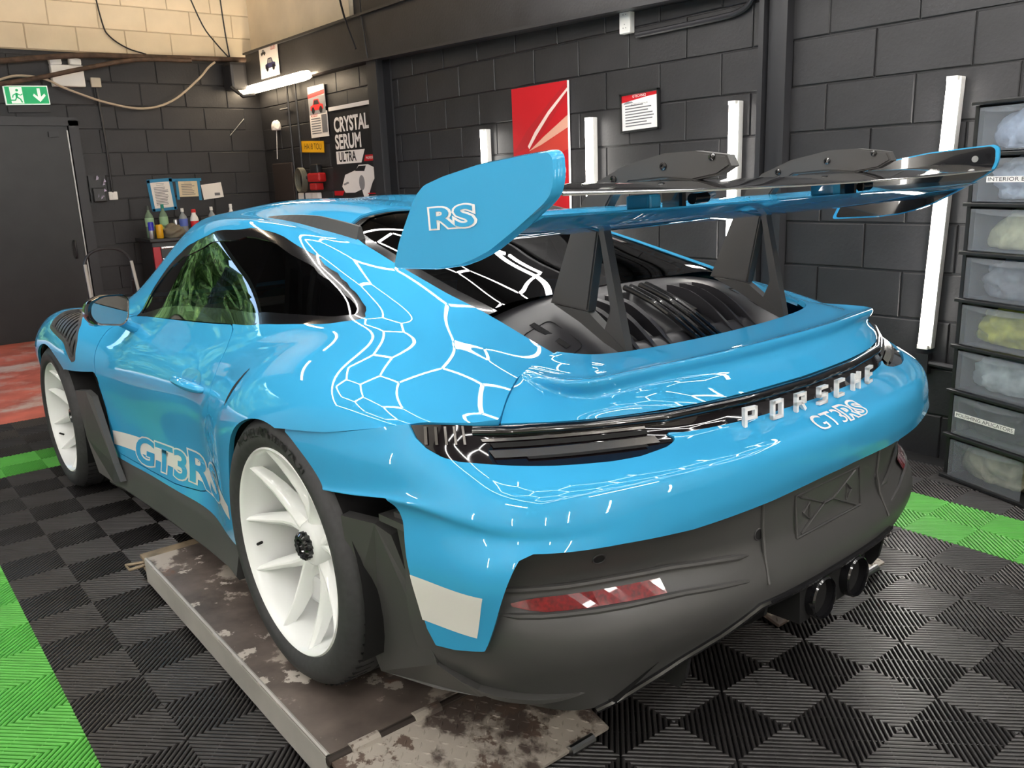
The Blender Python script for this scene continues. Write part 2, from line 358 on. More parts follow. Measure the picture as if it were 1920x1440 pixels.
# ---------------- rear bumper patch: stations from flank (0) to centre (8)
B_ROWS=[
 [(.950,-.10,.722),(.942,-.30,.742),(.918,-.45,.768),(.872,-.575,.790),(.757,-.70,.784),(.61,-.79,.778),(.45,-.868,.776),(.22,-.912,.774),(0,-.922,.773)],
 [(.955,-.10,.695),(.947,-.30,.712),(.927,-.45,.735),(.889,-.58,.756),(.772,-.728,.745),(.612,-.83,.732),(.435,-.902,.724),(.22,-.945,.722),(0,-.957,.722)],
 [(.957,-.10,.66),(.950,-.30,.675),(.937,-.45,.695),(.908,-.59,.708),(.80,-.775,.703),(.63,-.888,.697),(.44,-.958,.694),(.22,-.998,.694),(0,-1.010,.694)],
 [(.957,-.10,.60),(.951,-.30,.61),(.941,-.45,.63),(.918,-.60,.645),(.845,-.795,.645),(.69,-.912,.645),(.48,-.988,.645),(.24,-1.03,.645),(0,-1.042,.645)],
 [(.957,-.10,.575),(.951,-.30,.600),(.942,-.45,.618),(.921,-.60,.628),(.853,-.797,.607),(.703,-.913,.602),(.487,-.986,.602),(.243,-1.026,.602),(0,-1.037,.602)],
 [(.950,-.10,.565),(.944,-.30,.590),(.934,-.45,.608),(.913,-.603,.618),(.850,-.796,.597),(.705,-.912,.592),(.489,-.985,.592),(.244,-1.024,.592),(0,-1.035,.592)],
 [(.946,-.10,.52),(.940,-.30,.53),(.931,-.45,.54),(.910,-.61,.548),(.865,-.80,.552),(.72,-.91,.552),(.50,-.975,.553),(.25,-1.012,.557),(0,-1.022,.558)],
 [(.94,-.10,.42),(.937,-.30,.42),(.928,-.45,.42),(.903,-.61,.42),(.855,-.785,.42),(.71,-.89,.42),(.5,-.95,.42),(.25,-.985,.42),(0,-.995,.42)],
 [(.92,-.10,.26),(.915,-.30,.26),(.902,-.45,.26),(.875,-.60,.26),(.825,-.74,.26),(.69,-.85,.26),(.5,-.92,.26),(.25,-.955,.26),(0,-.965,.26)],
]
BS=[0,.2,.36,.51,.69,.86,1.04,1.27,1.5]
def patchB(nu=181,nv=91): return patch(B_ROWS,BS,nu,nv)
# ---------------- decklid patch: stations seam(0) to centre
C_ROWS=[
 [(.505,-.607,.885),(.46,-.655,.876),(.38,-.682,.870),(.20,-.702,.866),(0,-.708,.865)],
 [(.550,-.604,.874),(.53,-.698,.863),(.43,-.745,.858),(.22,-.772,.856),(0,-.780,.855)],
 [(.592,-.607,.863),(.600,-.742,.854),(.48,-.806,.857),(.25,-.844,.860),(0,-.856,.861)],
 [(.602,-.609,.860),(.620,-.757,.854),(.492,-.822,.859),(.25,-.859,.862),(0,-.871,.863)],
 [(.612,-.611,.857),(.621,-.758,.846),(.494,-.824,.852),(.25,-.861,.855),(0,-.873,.856)],
 [(.632,-.618,.850),(.606,-.752,.826),(.492,-.816,.833),(.25,-.854,.836),(0,-.866,.837)],
 [(.690,-.650,.825),(.618,-.764,.802),(.494,-.832,.806),(.25,-.870,.807),(0,-.882,.807)],
 [(.757,-.697,.785),(.63,-.785,.778),(.455,-.866,.776),(.22,-.911,.774),(0,-.921,.773)],
]
CS=[0,.13,.28,.5,.75]
# ================================================================== the car
CAR = empty('sports_car')
_yaw, _pit = math.radians(-1.5), math.radians(-2.24)
_rx = Vector((math.cos(_yaw), -math.sin(_yaw), 0)); _f0 = Vector((math.sin(_yaw), math.cos(_yaw), 0))
_fw = _f0 * math.cos(_pit) + Vector((0, 0, 1)) * math.sin(_pit); _up = _rx.cross(_fw)
CAR.matrix_world = Matrix.Translation((-.765, .923, .104)) @ Matrix((_rx, _fw, _up)).transposed().to_4x4()
tag(CAR, 'sky blue rear-engined sports coupe with tall rear wing and white wheels', 'car')
m_paint = mat('sky_blue_paint', (.043, .345, .625), .5, coat=1.0, spec=0.0)
m_white = mat('white_graphic', (.78, .76, .73), .35, coat=.6)
m_blackpl = mat('matt_black_plastic', (.060, .059, .058), .40, bump=(900, .12, .0006))
m_gloss = mat('gloss_black', (.006, .006, .007), .12, coat=1.0)
m_carbon = mat('satin_black_carbon', (.045, .043, .046), .38)
m_dark = mat('dark_cavity', (.004, .004, .0045), .8)
m_glass = glass('tinted_glass', tr=.30)
m_lens = mat('smoked_lens', (.008, .006, .007), .06, coat=1.0, spec=.8)
m_lensbar = mat('lens_reflector', (.16, .15, .14), .18, metal=.6)
m_red = mat('red_reflector', (.17, .004, .006), .16, coat=1.0, noise=(120, .5, 2))
m_rim = mat('white_wheel_paint', (.88, .90, .89), .28, coat=.7)
m_tyre = mat('tyre_rubber', (.038, .038, .040), .6, noise=(60, .15, 3))
m_letter = mat('white_letter', (.85, .85, .84), .25, coat=.5)
m_alu = mat('brushed_alloy', (.45, .46, .47), .3, metal=1.)
# ---- surface cutting
class Surf:
    def __init__(s, P, N, Q, F): s.P, s.N, s.Q, s.F = P, N, Q, F
def surf_from_grid(G, u, v, flip=False):
    nv, nu, _ = G.shape; N = grid_normals(G, flip).reshape(-1, 3); P = G.reshape(-1, 3); U, Vv = np.meshgrid(u, v); Q = np.stack([U.ravel(), Vv.ravel()], 1)
    i = np.arange(nv * nu).reshape(nv, nu); F = np.stack([i[:-1, :-1].ravel(), i[:-1, 1:].ravel(), i[1:, 1:].ravel(), i[1:, :-1].ravel()], 1)
    if flip: F = F[:, ::-1]
    return Surf(P, N, Q, [tuple(f) for f in F.tolist()])
def sd_poly(Q, poly):
    """signed distance to a closed polygon, negative inside"""
    A = np.asarray(poly, float); B = np.roll(A, -1, 0); d2 = np.full(len(Q), 1e9); ins = np.zeros(len(Q), bool)
    for a, b in zip(A, B):
        e = b - a; w = Q - a; t = np.clip((w @ e) / max(e @ e, 1e-12), 0, 1); r = w - t[:, None] * e; d2 = np.minimum(d2, (r * r).sum(1))
        c = (a[1] > Q[:, 1]) != (b[1] > Q[:, 1])
        if abs(b[1] - a[1]) > 1e-12: ins ^= c & (Q[:, 0] < (b[0] - a[0]) * (Q[:, 1] - a[1]) / (b[1] - a[1]) + a[0])
    d = np.sqrt(d2); return np.where(ins, -d, d)
def clip(S, g):
    """keep g <= 0"""
    inn = g <= 0; P = S.P.tolist(); N = S.N.tolist(); Q = S.Q.tolist(); F = []; cache = {}
    def cut(a, b):
        k = (a, b) if a < b else (b, a)
        if k not in cache:
            t = g[a] / (g[a] - g[b]); cache[k] = len(P)
            P.append([x + (y - x) * t for x, y in zip(P[a], P[b])]); N.append([x + (y - x) * t for x, y in zip(N[a], N[b])]); Q.append([x + (y - x) * t for x, y in zip(Q[a], Q[b])])
        return cache[k]
    for f in S.F:
        c = sum(inn[i] for i in f)
        if c == len(f): F.append(f)
        elif c:
            o = []
            for i in range(len(f)):
                a, b = f[i], f[(i + 1) % len(f)]
                if inn[a]: o.append(a)
                if inn[a] != inn[b]: o.append(cut(a, b))
            if len(o) > 2: F.append(tuple(o))
    used = sorted({i for f in F for i in f}); mp = {k: i for i, k in enumerate(used)}
    sel = lambda L: np.array([L[i] for i in used], float).reshape(len(used), -1)
    return Surf(sel(P), sel(N), sel(Q), [tuple(mp[i] for i in f) for f in F])
def build(S, name, m, parent=CAR, rim=0., off=0., sides=(-1, 1), join=False, smooth=True):
    """emit the half surface on the left (-1) and right (1); join puts both halves into one mesh"""
    N = S.N / (np.linalg.norm(S.N, axis=1, keepdims=True) + 1e-12); P = S.P + N * off
    V = [P]; NN = [N]; F = list(S.F); k = len(P)
    if rim:
        cnt = {}
        for f in S.F:
            for i in range(len(f)):
                a, b = f[i], f[(i + 1) % len(f)]; cnt[(a, b)] = cnt.get((a, b), 0) + 1
        E = [(a, b) for (a, b) in cnt if (b, a) not in cnt and not (join and abs(P[a, 0]) < 1e-4 and abs(P[b, 0]) < 1e-4)]
        for a, b in E:
            q = np.array([P[a], P[b], P[b] - N[b] * rim, P[a] - N[a] * rim]); n = np.cross(q[1] - q[0], q[3] - q[0]); n = n / (np.linalg.norm(n) + 1e-12)
            V.append(q); NN.append(np.repeat(-n[None], 4, 0)); F.append((k, k + 3, k + 2, k + 1)); k += 4
    V = np.concatenate(V); NN = np.concatenate(NN); out = []
    def side(s):
        if s > 0: return V, NN, F
        mv = V * [-1, 1, 1]; mn = NN * [-1, 1, 1]; return mv, mn, [f[::-1] for f in F]
    if join:
        a, b = side(-1), side(1); n = len(a[0])
        me = mesh(name, np.concatenate([a[0], b[0]]), a[2] + [tuple(i + n for i in f) for f in b[2]], m, np.concatenate([a[1], b[1]]))
        return [ob(name, me, parent)]
    for s in sides:
        v, n, f = side(s); out.append(ob(name, mesh(name, v, f, m, n), parent))
    return out
class Patch:
    def __init__(s, G, u, v, flip=False):
        s.S = surf_from_grid(G, u, v, flip); s.G, s.u, s.v = G, u, v
    def uv(s, pts):
        pts = np.asarray(pts, float); r = []
        for p in pts:
            d = ((s.S.P - p) ** 2).sum(1); i = d.argmin()
            # refine on the neighbouring parameter steps
            w = 1 / (d + 1e-5) ** 2; k = np.argpartition(d, 4)[:4]; r.append((s.S.Q[k] * w[k, None]).sum(0) / w[k].sum())
        return np.array(r)
    def sd(s, pts, S=None): return sd_poly((S or s.S).Q, s.uv(pts))
def dense(pts, n=6, closed=True): return [tuple(p) for p in bez(pts, n, closed)]
def rounded(pts, r=.02, n=5):
    """polygon with rounded corners"""
    P = [Vector(p) for p in pts]; out = []
    for i in range(len(P)):
        a, b, c = P[i - 1], P[i], P[(i + 1) % len(P)]; u = (a - b); w = (c - b); k = min(r, u.length * .45, w.length * .45); p = b + u.normalized() * k; q = b + w.normalized() * k
        for j in range(n + 1): t = j / n; out.append(p * (1 - t) ** 2 + b * 2 * t * (1 - t) + q * t * t)
    return [tuple(p) for p in out]
A = Patch(*patchA(300, 131), flip=True)
B = Patch(*patchB(190, 90), flip=False)
gC = patch(C_ROWS, CS, 90, 130); C = Patch(*gC, flip=False)
def outward(pt, ref):  # sanity: make the normals face away from the car's core
    d = pt.S.P - np.array(ref); s = np.sign((pt.S.N * d).sum(1).mean())
    if s < 0: pt.S.N = -pt.S.N; pt.S.F = [f[::-1] for f in pt.S.F]
outward(A, (0, .9, .6)); outward(B, (0, .2, .5)); outward(C, (0, -.3, .5))
# ---- outlines on the surface (car coordinates, left/right symmetric)
DLO = [(.716, 1.775, .858), (.632, 1.683, 1.010), (.597, 1.479, 1.116), (.579, 1.216, 1.179), (.570, .98, 1.194), (.564, .726, 1.185), (.582, .467, 1.136), (.600, .271, 1.082), (.620, .119, 1.033), (.643, .001, .989), (.657, -.035, .968), (.668, -.045, .957), (.679, -.038, .948), (.714, .122, .928), (.735, .427, .908), (.742, .661, .893), (.739, 1.114, .878), (.719, 1.679, .861)]
DOOR = [(.815, 1.881, .802), (.887, 1.862, .702), (.893, 1.868, .632), (.872, 1.876, .50), (.866, 1.878, .36), (.867, 1.84, .272), (.853, 1.45, .268), (.853, 1.127, .277), (.853, .878, .307), (.857, .76, .345), (.863, .672, .431), (.87, .605, .55), (.868, .588, .64), (.853, .606, .726), (.811, .643, .788), (.745, .662, .887), (.741, .70, .893), (.739, 1.114, .878), (.719, 1.679, .861), (.730, 1.83, .857)]
OPEN = [(0, .53), (.20, .525), (.33, .50), (.415, .44), (.455, .36), (.478, .24), (.497, .04), (.507, -.2), (.506, -.4), (.503, -.56), (.503, -1.2), (-.2, -1.2), (-.2, .53)]
SEAM = [(.503, -.605), (.57, -.602), (.64, -.622), (.70, -.656), (.757, -.697), (.82, -.645), (.874, -.575), (.95, -.46), (1.3, -.3), (1.3, 4), (-.3, 4), (-.3, -.605)]
zs = lambda y: np.interp(y, [-.9, -.575, -.45, -.30, -.10, .0, .001], [.79, .790, .768, .742, .722, .71, .0])
VENT = rounded([(.938, 2.2, .622), (.887, 1.868, .632), (.868, 1.905, .285), (.90, 2.25, .26), (.93, 2.4, .3)], .03)
P, Q = A.S.P, A.S.Q
g_dlo = sd_poly(Q, A.uv(dense(DLO, 4))); g_dlo = np.where(P[:, 0] > .45, g_dlo, 1.)
g_open = np.where(P[:, 2] > .80, sd_poly(P[:, :2], OPEN), 1.); g_open = np.where(P[:, 1] < .7, g_open, 1.)
g_seam = sd_poly(P[:, :2], SEAM); g_seam = np.where(P[:, 1] < -.2, g_seam, -1.)
g_shut = np.where(P[:, 1] < 0.0, zs(P[:, 1]) - P[:, 2], -1.); g_shut = np.where((P[:, 0] > .72), g_shut, -1.)
ring = lambda y, z: np.hypot(y - P[:, 1], z - P[:, 2])
g_ra = np.where(P[:, 0] > .6, .374 - ring(.005, .352), -1.); g_ra = np.where((P[:, 1] < .0) & (P[:, 2] < .5), 1., g_ra)
g_fa = np.where(P[:, 0] > .6, .362 - ring(2.44, .352), -1.); g_fa = np.where((abs(P[:, 1] - 2.44) < .35) & (P[:, 2] < .36), 1., g_fa)
g_vent = -sd_poly(Q, A.uv(VENT))
g_door = sd_poly(Q, A.uv(rounded(DOOR, .035, 4)))
WS = [(-.2, 1.60), (.25, 1.60), (.47, 1.575), (.515, 1.60), (.56, 1.75), (.615, 1.95), (.645, 2.12), (.60, 2.20), (.3, 2.275), (-.2, 2.29)]
g_ws = np.where(P[:, 2] > .8, sd_poly(P[:, :2], WS), 1.)
LOUV = rounded([(.938, 2.39, .795), (.86, 2.40, .855), (.80, 2.33, .866), (.815, 2.215, .86), (.868, 2.10, .815), (.905, 2.03, .74), (.928, 2.035, .665), (.936, 2.085, .66), (.933, 2.16, .74)], .015)
g_louv = sd_poly(Q, A.uv(LOUV))
mx = lambda *g: np.maximum.reduce(g)
base = [g_seam, g_shut, g_ra, g_fa]
GAP = .0022
body_g = mx(*base, -(g_open + .0), -(g_dlo), -(g_ws), g_vent, -g_louv + 0)
def cutmany(S0, gl):
    """clip by several fields one after another; each field is an index into an attribute table carried in Q"""
    k = S0.Q.shape[1]; S = Surf(S0.P, S0.N, np.concatenate([S0.Q] + [g[:, None] for g in gl], 1), S0.F)
    for i in range(len(gl)): S = clip(S, S.Q[:, k + i])
    S.Q = S.Q[:, :k]; return S
common = base + [-g_open, -g_dlo, -g_ws, g_vent, -g_louv]
body = cutmany(A.S, common + [-(g_door - GAP), P[:, 1] - 1.885 + np.where(P[:, 2] > .86, -1, 0)]); build(body, 'body_shell', m_paint, rim=.014, join=True)
door = cutmany(A.S, base + [-g_dlo, g_vent, g_door + GAP])
doors = build(door, 'door', m_paint, rim=.014)
front = cutmany(A.S, common + [-(g_door - GAP), 1.885 - P[:, 1] + np.where(P[:, 2] > .86, 1, 0)])
hood_line = np.interp(P[:, 1], [1.8, 2.1, 2.457, 2.8, 3.2, 3.4], [.70, .70, .66, .62, .52, .44])
build(cutmany(front, []), 'front_wing_panel', m_paint, rim=.012, join=True)
# glass and its black surround
win = cutmany(A.S, [g_dlo + .022]); build(win, 'side_window', m_glass, off=-.004)
trim = cutmany(A.S, [g_dlo, -(g_dlo + .022)]); build(trim, 'window_trim', m_gloss, rim=.01, off=-.001)
pil = cutmany(A.S, [g_dlo + .006, abs(P[:, 1] - .66 + (P[:, 2] - .9) * .0) - .03]); build(pil, 'centre_pillar', m_gloss, off=-.007)
ws = cutmany(A.S, [g_ws]); build(ws, 'windscreen', m_glass, off=-.003, join=True)
lidy = -.365 + .25 * P[:, 0] ** 2 * 0
rg = cutmany(A.S, [g_open + .001, -(P[:, 1] + .34)]); build(rg, 'rear_window', glass('rear_glass', tr=.16), off=-.010, join=True)
band = cutmany(A.S, [g_open, -(g_open + .035), -(P[:, 1] + .36)]); build(band, 'rear_window_border', m_gloss, off=-.006, join=True)
# louvre on the front wing: dark recess with frame and slats
lo = cutmany(A.S, [g_louv]); build(lo, 'wing_louvre_recess', m_dark, off=-.03)
lf = cutmany(A.S, [g_louv, -(g_louv + .016)]); build(lf, 'wing_louvre_frame', m_blackpl, rim=.03)
ls = cutmany(A.S, [g_louv + .010, np.sin(P[:, 1] * 2 * math.pi / .034) - .1]); build(ls, 'wing_louvre_slats', m_blackpl, off=-.012)
# ---- rear: bumper skin, tail lamp band, deck lid
PB, QB = B.S.P, B.S.Q
TAIL = [(.885, -.554, .788), (.885, -.577, .764), (.880, -.609, .746), (.869, -.647, .731), (.854, -.68, .724), (.829, -.716, .721), (.713, -.823, .711), (.617, -.877, .705), (.56, -.897, .706), (.49, -.908, .710), (.462, -.905, .716), (.452, -.902, .723), (.469, -.885, .733), (.43, -.903, .728), (.22, -.945, .724), (0, -.957, .724), (-.02, -.957, .724), (-.02, -.922, .80), (.22, -.912, .80), (.45, -.868, .80), (.61, -.79, .80), (.757, -.70, .80)]
uvT = B.uv([t for t in TAIL if t[0] >= 0])
g_tail = sd_poly(QB, np.array([list(q) for q in uvT[:16]] + [[BS[-1] + .2, uvT[15][1]], [BS[-1] + .2, -.1], [uvT[0][0] - .0, -.1]]))
BLUE = [(.957, -.10, .60), (.951, -.285, .601), (.946, -.395, .615), (.932, -.525, .632), (.926, -.548, .58), (.917, -.561, .464), (.895, -.570, .335), (.886, -.585, .298), (.876, -.64, .306), (.858, -.722, .325), (.857, -.735, .345), (.860, -.783, .435), (.851, -.815, .516), (.840, -.833, .553), (.819, -.852, .566), (.656, -.934, .557), (.493, -.975, .548), (.26, -1.011, .553), (.064, -1.024, .560), (0, -1.026, .560)]
uvB = B.uv(BLUE); poly = np.array(list(map(list, uvB)) + [[BS[-1] + .2, uvB[-1][1]], [BS[-1] + .2, -.2], [-.2, -.2], [-.2, uvB[0][1]]])
g_blue = sd_poly(QB, poly)
g_rab = .374 - np.hypot(PB[:, 1] - .005, PB[:, 2] - .352)
g_rab = np.where(PB[:, 1] > -.28, np.maximum(g_rab, np.where(PB[:, 2] < .55, 1., -1.)), g_rab)
bump_ = cutmany(B.S, [g_blue, -g_tail, g_rab]); build(bump_, 'rear_bumper', m_paint, rim=.016, join=True)
lens = cutmany(B.S, [g_tail + .0012, -(QB[:, 1] - .002)]); lens_o = build(lens, 'tail_lamp_band', m_lens, off=-.005, join=True)[0]
deck = cutmany(C.S, [-(C.S.Q[:, 0] - .002)]); build(deck, 'deck_lid', m_paint, rim=.016, join=True)
# ---- hidden core of the car: floor pan, cabin tub, wheel wells
co = MB(); co.box((0, 1.25, .42), (1.15, 3.5, .56)); co.box((0, 1.2, .36), (1.60, 1.30, .46)); co.box((0, 1.28, .15), (1.5, 3.3, .06)); co.box((0, -.42, .52), (1.15, .5, .50))
co.ob('floor_pan', m_dark, CAR)
def well(y, z, r):
    for s in (-1, 1):
        mb = MB(); n = 28; V = []; F = []
        prof = [(s * .58, 0), (s * .58, r), (s * .935, r + .004)]
        for i in range(n + 1):
            a = math.pi * (-.15 + 1.3 * i / n)
            V += [(p[0], y + p[1] * math.cos(a), z + p[1] * math.sin(a)) for p in prof]
        for i in range(n):
            for q in range(2): F.append((i * 3 + q, i * 3 + 3 + q, i * 3 + 4 + q, i * 3 + 1 + q))
        mb.add(V, F); mb.ob('wheel_well', m_dark, CAR, smooth=True)
well(.005, .352, .378); well(2.44, .352, .366)
# dark pocket behind each front wheel and inside each rear corner
for s in (-1, 1):
    mb = MB(); mb.box((s * .74, 2.03, .45), (.20, .36, .42)); mb.box((s * .80, 1.885, .45), (.13, .02, .42)); mb.box((s * .80, 2.0, .64), (.14, .3, .02)); mb.ob('side_vent_duct', m_dark, CAR)
    mb = MB(); mb.box((s * .64, -.53, .44), (.32, .16, .30)); mb.ob('rear_corner_duct', m_dark, CAR)
# ---- black lower rear bumper
def zrow(z, xs): return [(x, y, z) for x, y in xs]
E_ROWS = [zrow(.585, [(0.915, -.30), (.90, -.50), (.882, -.62), (.828, -.77), (.70, -.875), (.49, -.945), (.25, -.985), (0, -.997)]),
          zrow(.50, [(0.905, -.30), (.89, -.50), (.868, -.62), (.808, -.755), (.675, -.85), (.48, -.928), (.25, -.982), (0, -.993)]),
          zrow(.44, [(0.900, -.30), (.885, -.50), (.86, -.615), (.795, -.738), (.66, -.832), (.475, -.915), (.25, -.982), (0, -.993)]),
          zrow(.385, [(0.900, -.30), (.888, -.50), (.868, -.615), (.812, -.752), (.685, -.862), (.49, -.948), (.25, -1.004), (0, -1.013)]),
          zrow(.325, [(0.897, -.30), (.885, -.50), (.866, -.615), (.815, -.757), (.695, -.872), (.495, -.957), (.25, -1.008), (0, -1.018)]),
          zrow(.24, [(0.875, -.30), (.865, -.50), (.842, -.615), (.79, -.74), (.68, -.845), (.49, -.915), (.25, -.96), (0, -.972)]),
          zrow(.125, [(0.845, -.30), (.80, -.50), (.752, -.62), (.705, -.725), (.640, -.81), (.47, -.86), (.25, -.90), (0, -.91)])]
ES = [-.2, 0, .12, .28, .45, .67, .91, 1.16]
gE = patch(E_ROWS, ES, 120, 80); Ep = Patch(*gE, flip=False); outward(Ep, (0, .2, .4))
PE = Ep.S.P
lipz = np.interp(PE[:, 0], [0, .30, .40, .50, .58, .64, .70, .9], [.318, .318, .255, .205, .168, .140, .13, .13])
low = cutmany(Ep.S, [lipz - PE[:, 2], np.minimum(PE[:, 1] + .49, (PE[:, 2] - .20) * 1.0)]); build(low, 'rear_valance', m_blackpl, rim=.018, join=True)
# lip along the trailing edge of the valance
def lip_pts(s):
    r = []
    for x in np.linspace(0, .64, 16):
        z = float(np.interp(x, [0, .30, .40, .50, .58, .64], [.318, .318, .255, .205, .168, .140])); m_ = (abs(PE[:, 0] - x) < .02) & (abs(PE[:, 2] - z) < .02)
        p = PE[m_].mean(0) if m_.any() else np.array([x, -.95, z]); r.append((s * x, float(p[1]) - .004, z - .004))
    return r
pts = lip_pts(-1)[::-1] + lip_pts(1)[1:]
mb = MB(); mb.tube(pts, .008, 8); mb.ob('valance_lip', m_gloss, CAR, smooth=True)
# reflectors in the channel
for s in (-1, 1):
    mb = MB(); V = []; n = 12
    for i in range(n + 1):
        t = i / n; x = .80 - .275 * t; h = .0135 if t > .12 else .003 + .0105 * t / .12
        for zz in (.418 + .002 * t + h * .9, .418 - h * 1.0):
            m_ = (abs(PE[:, 0] - x) < .025) & (abs(PE[:, 2] - zz) < .02); y = PE[m_][:, 1].mean() if m_.any() else -.85
            V.append((s * x, y - .010, zz))
    F = [(2 * i, 2 * i + 1, 2 * i + 3, 2 * i + 2) for i in range(n)]; mb.add(V, F); mb.ob('rear_reflector', m_red, CAR)
    for zz, nm in ((.446, 'reflector_ledge'), (.396, 'reflector_ledge')):
        L = []
        for x in np.linspace(.30, .825, 18):
            m_ = (abs(PE[:, 0] - x) < .025) & (abs(PE[:, 2] - zz) < .02); L.append((s * x, PE[m_][:, 1].mean() - .004, zz - .018 * max(0, (.5 - x) / .2)))
        mb = MB(); mb.tube(L, [.001] + [.0075] * 16 + [.003], 8); mb.ob(nm, m_blackpl, CAR, smooth=True)
# parking sensors
bE = BVHTree.FromPolygons([tuple(p) for p in PE], Ep.S.F)
def onE(x, z, s=1):
    h = bE.ray_cast(Vector((abs(x), -2, z)), Vector((0, 1, 0))); p, n = h[0], h[1]
    return Vector((math.copysign(p.x, x), p.y, p.z)), Vector((math.copysign(n.x, x) if abs(x) > 1e-3 else 0, n.y, n.z))
for x, z in ((-.655, .505), (-.265, .467), (.265, .467), (.655, .505)):
    p, n = onE(x, z); n = -n if n.y > 0 else n
    T = Matrix.Translation(p) @ n.to_track_quat('Z', 'Y').to_matrix().to_4x4(); mb = MB(); mb.cyl((0, 0, -.004), .013, .0055, 20, T); o = mb.ob('parking_sensor', m_dark, CAR)
    mb = MB(); mb.tube([T @ Vector((.0135 * math.cos(a), .0135 * math.sin(a), .001)) for a in np.linspace(0, 2 * math.pi, 20, endpoint=False)], .0018, 6, closed=True); mb.ob('sensor_ring', m_carbon, o)
# plate recess frame with the crossed relief
def relief(pts, w=.006, h=.006, name='plate_relief', m=m_blackpl):
    mb = MB(); L = []
    for x, z in pts:
        p, n = onE(x, z); n = -n if n.y > 0 else n; L.append(p + n * .001)
    mb.tube(L, w / 2, 6); return mb.ob(name, m, CAR)
for a in (((-.145, .425), (-.145, .525), (.145, .525), (.145, .425), (-.145, .425)), ((-.125, .43), (-.02, .475), (-.125, .52)), ((.125, .43), (.02, .475), (.125, .52)), ((-.02, .475), (.02, .475)), ((-.11, .475), (-.085, .495), (-.085, .455), (-.11, .475)), ((.11, .475), (.085, .495), (.085, .455), (.11, .475))): relief(a, .007, name='plate_relief')
# vertical folds either side of the plate area
for s in (-1, 1):
    L = [onE(s * x, z)[0] + Vector((0, -.003, 0)) for x, z in ((.262, .545), (.258, .48), (.262, .42), (.275, .36))]; mb = MB(); mb.tube(L, .004, 6); mb.ob('valance_fold', m_blackpl, CAR, smooth=True)
# diffuser: slanted floor, vertical fins, two exhaust tips
mb = MB(); mb.add([(-.62, -.86, .16), (.62, -.86, .16), (.62, -.45, .12), (-.62, -.45, .12), (-.45, -.94, .30), (.45, -.94, .30), (.45, -.5, .14), (-.45, -.5, .14)], [(4, 5, 6, 7), (0, 4, 7, 3), (1, 2, 6, 5)]); mb.ob('diffuser_panel', m_dark, CAR)
for x in (-.44, -.31, -.19, .19, .31, .44):
    mb = MB(); T = Matrix(((0, 0, 1, x), (1, 0, 0, 0), (0, 1, 0, 0), (0, 0, 0, 1))); zt = .315 if abs(x) < .35 else .245
    mb.prism([(-.990 + abs(x) * .15, zt), (-.972 + abs(x) * .15, zt - .085), (-.93 + abs(x) * .1, zt - .115), (-.82, .135), (-.50, .11), (-.48, .2), (-.7, zt)], -.006, .006, T); mb.ob('diffuser_fin', mat('fin_black', (.012, .012, .013), .5), CAR)
for x in (-.078, .078):
    T = Matrix.Translation((x, -1.035, .262)) @ Matrix.Rotation(math.pi / 2, 4, 'X')
    mb = MB(); mb.lathe([(.0, -.18), (.046, -.18), (.046, -.01), (.0485, 0), (.052, -.004), (.052, -.2)], 32, T); o = mb.ob('exhaust_tip', [m_gloss], CAR, smooth=True)
mb = MB(); mb.box((0, -.90, .27), (.30, .22, .11)); mb.ob('exhaust_surround', m_dark, CAR)
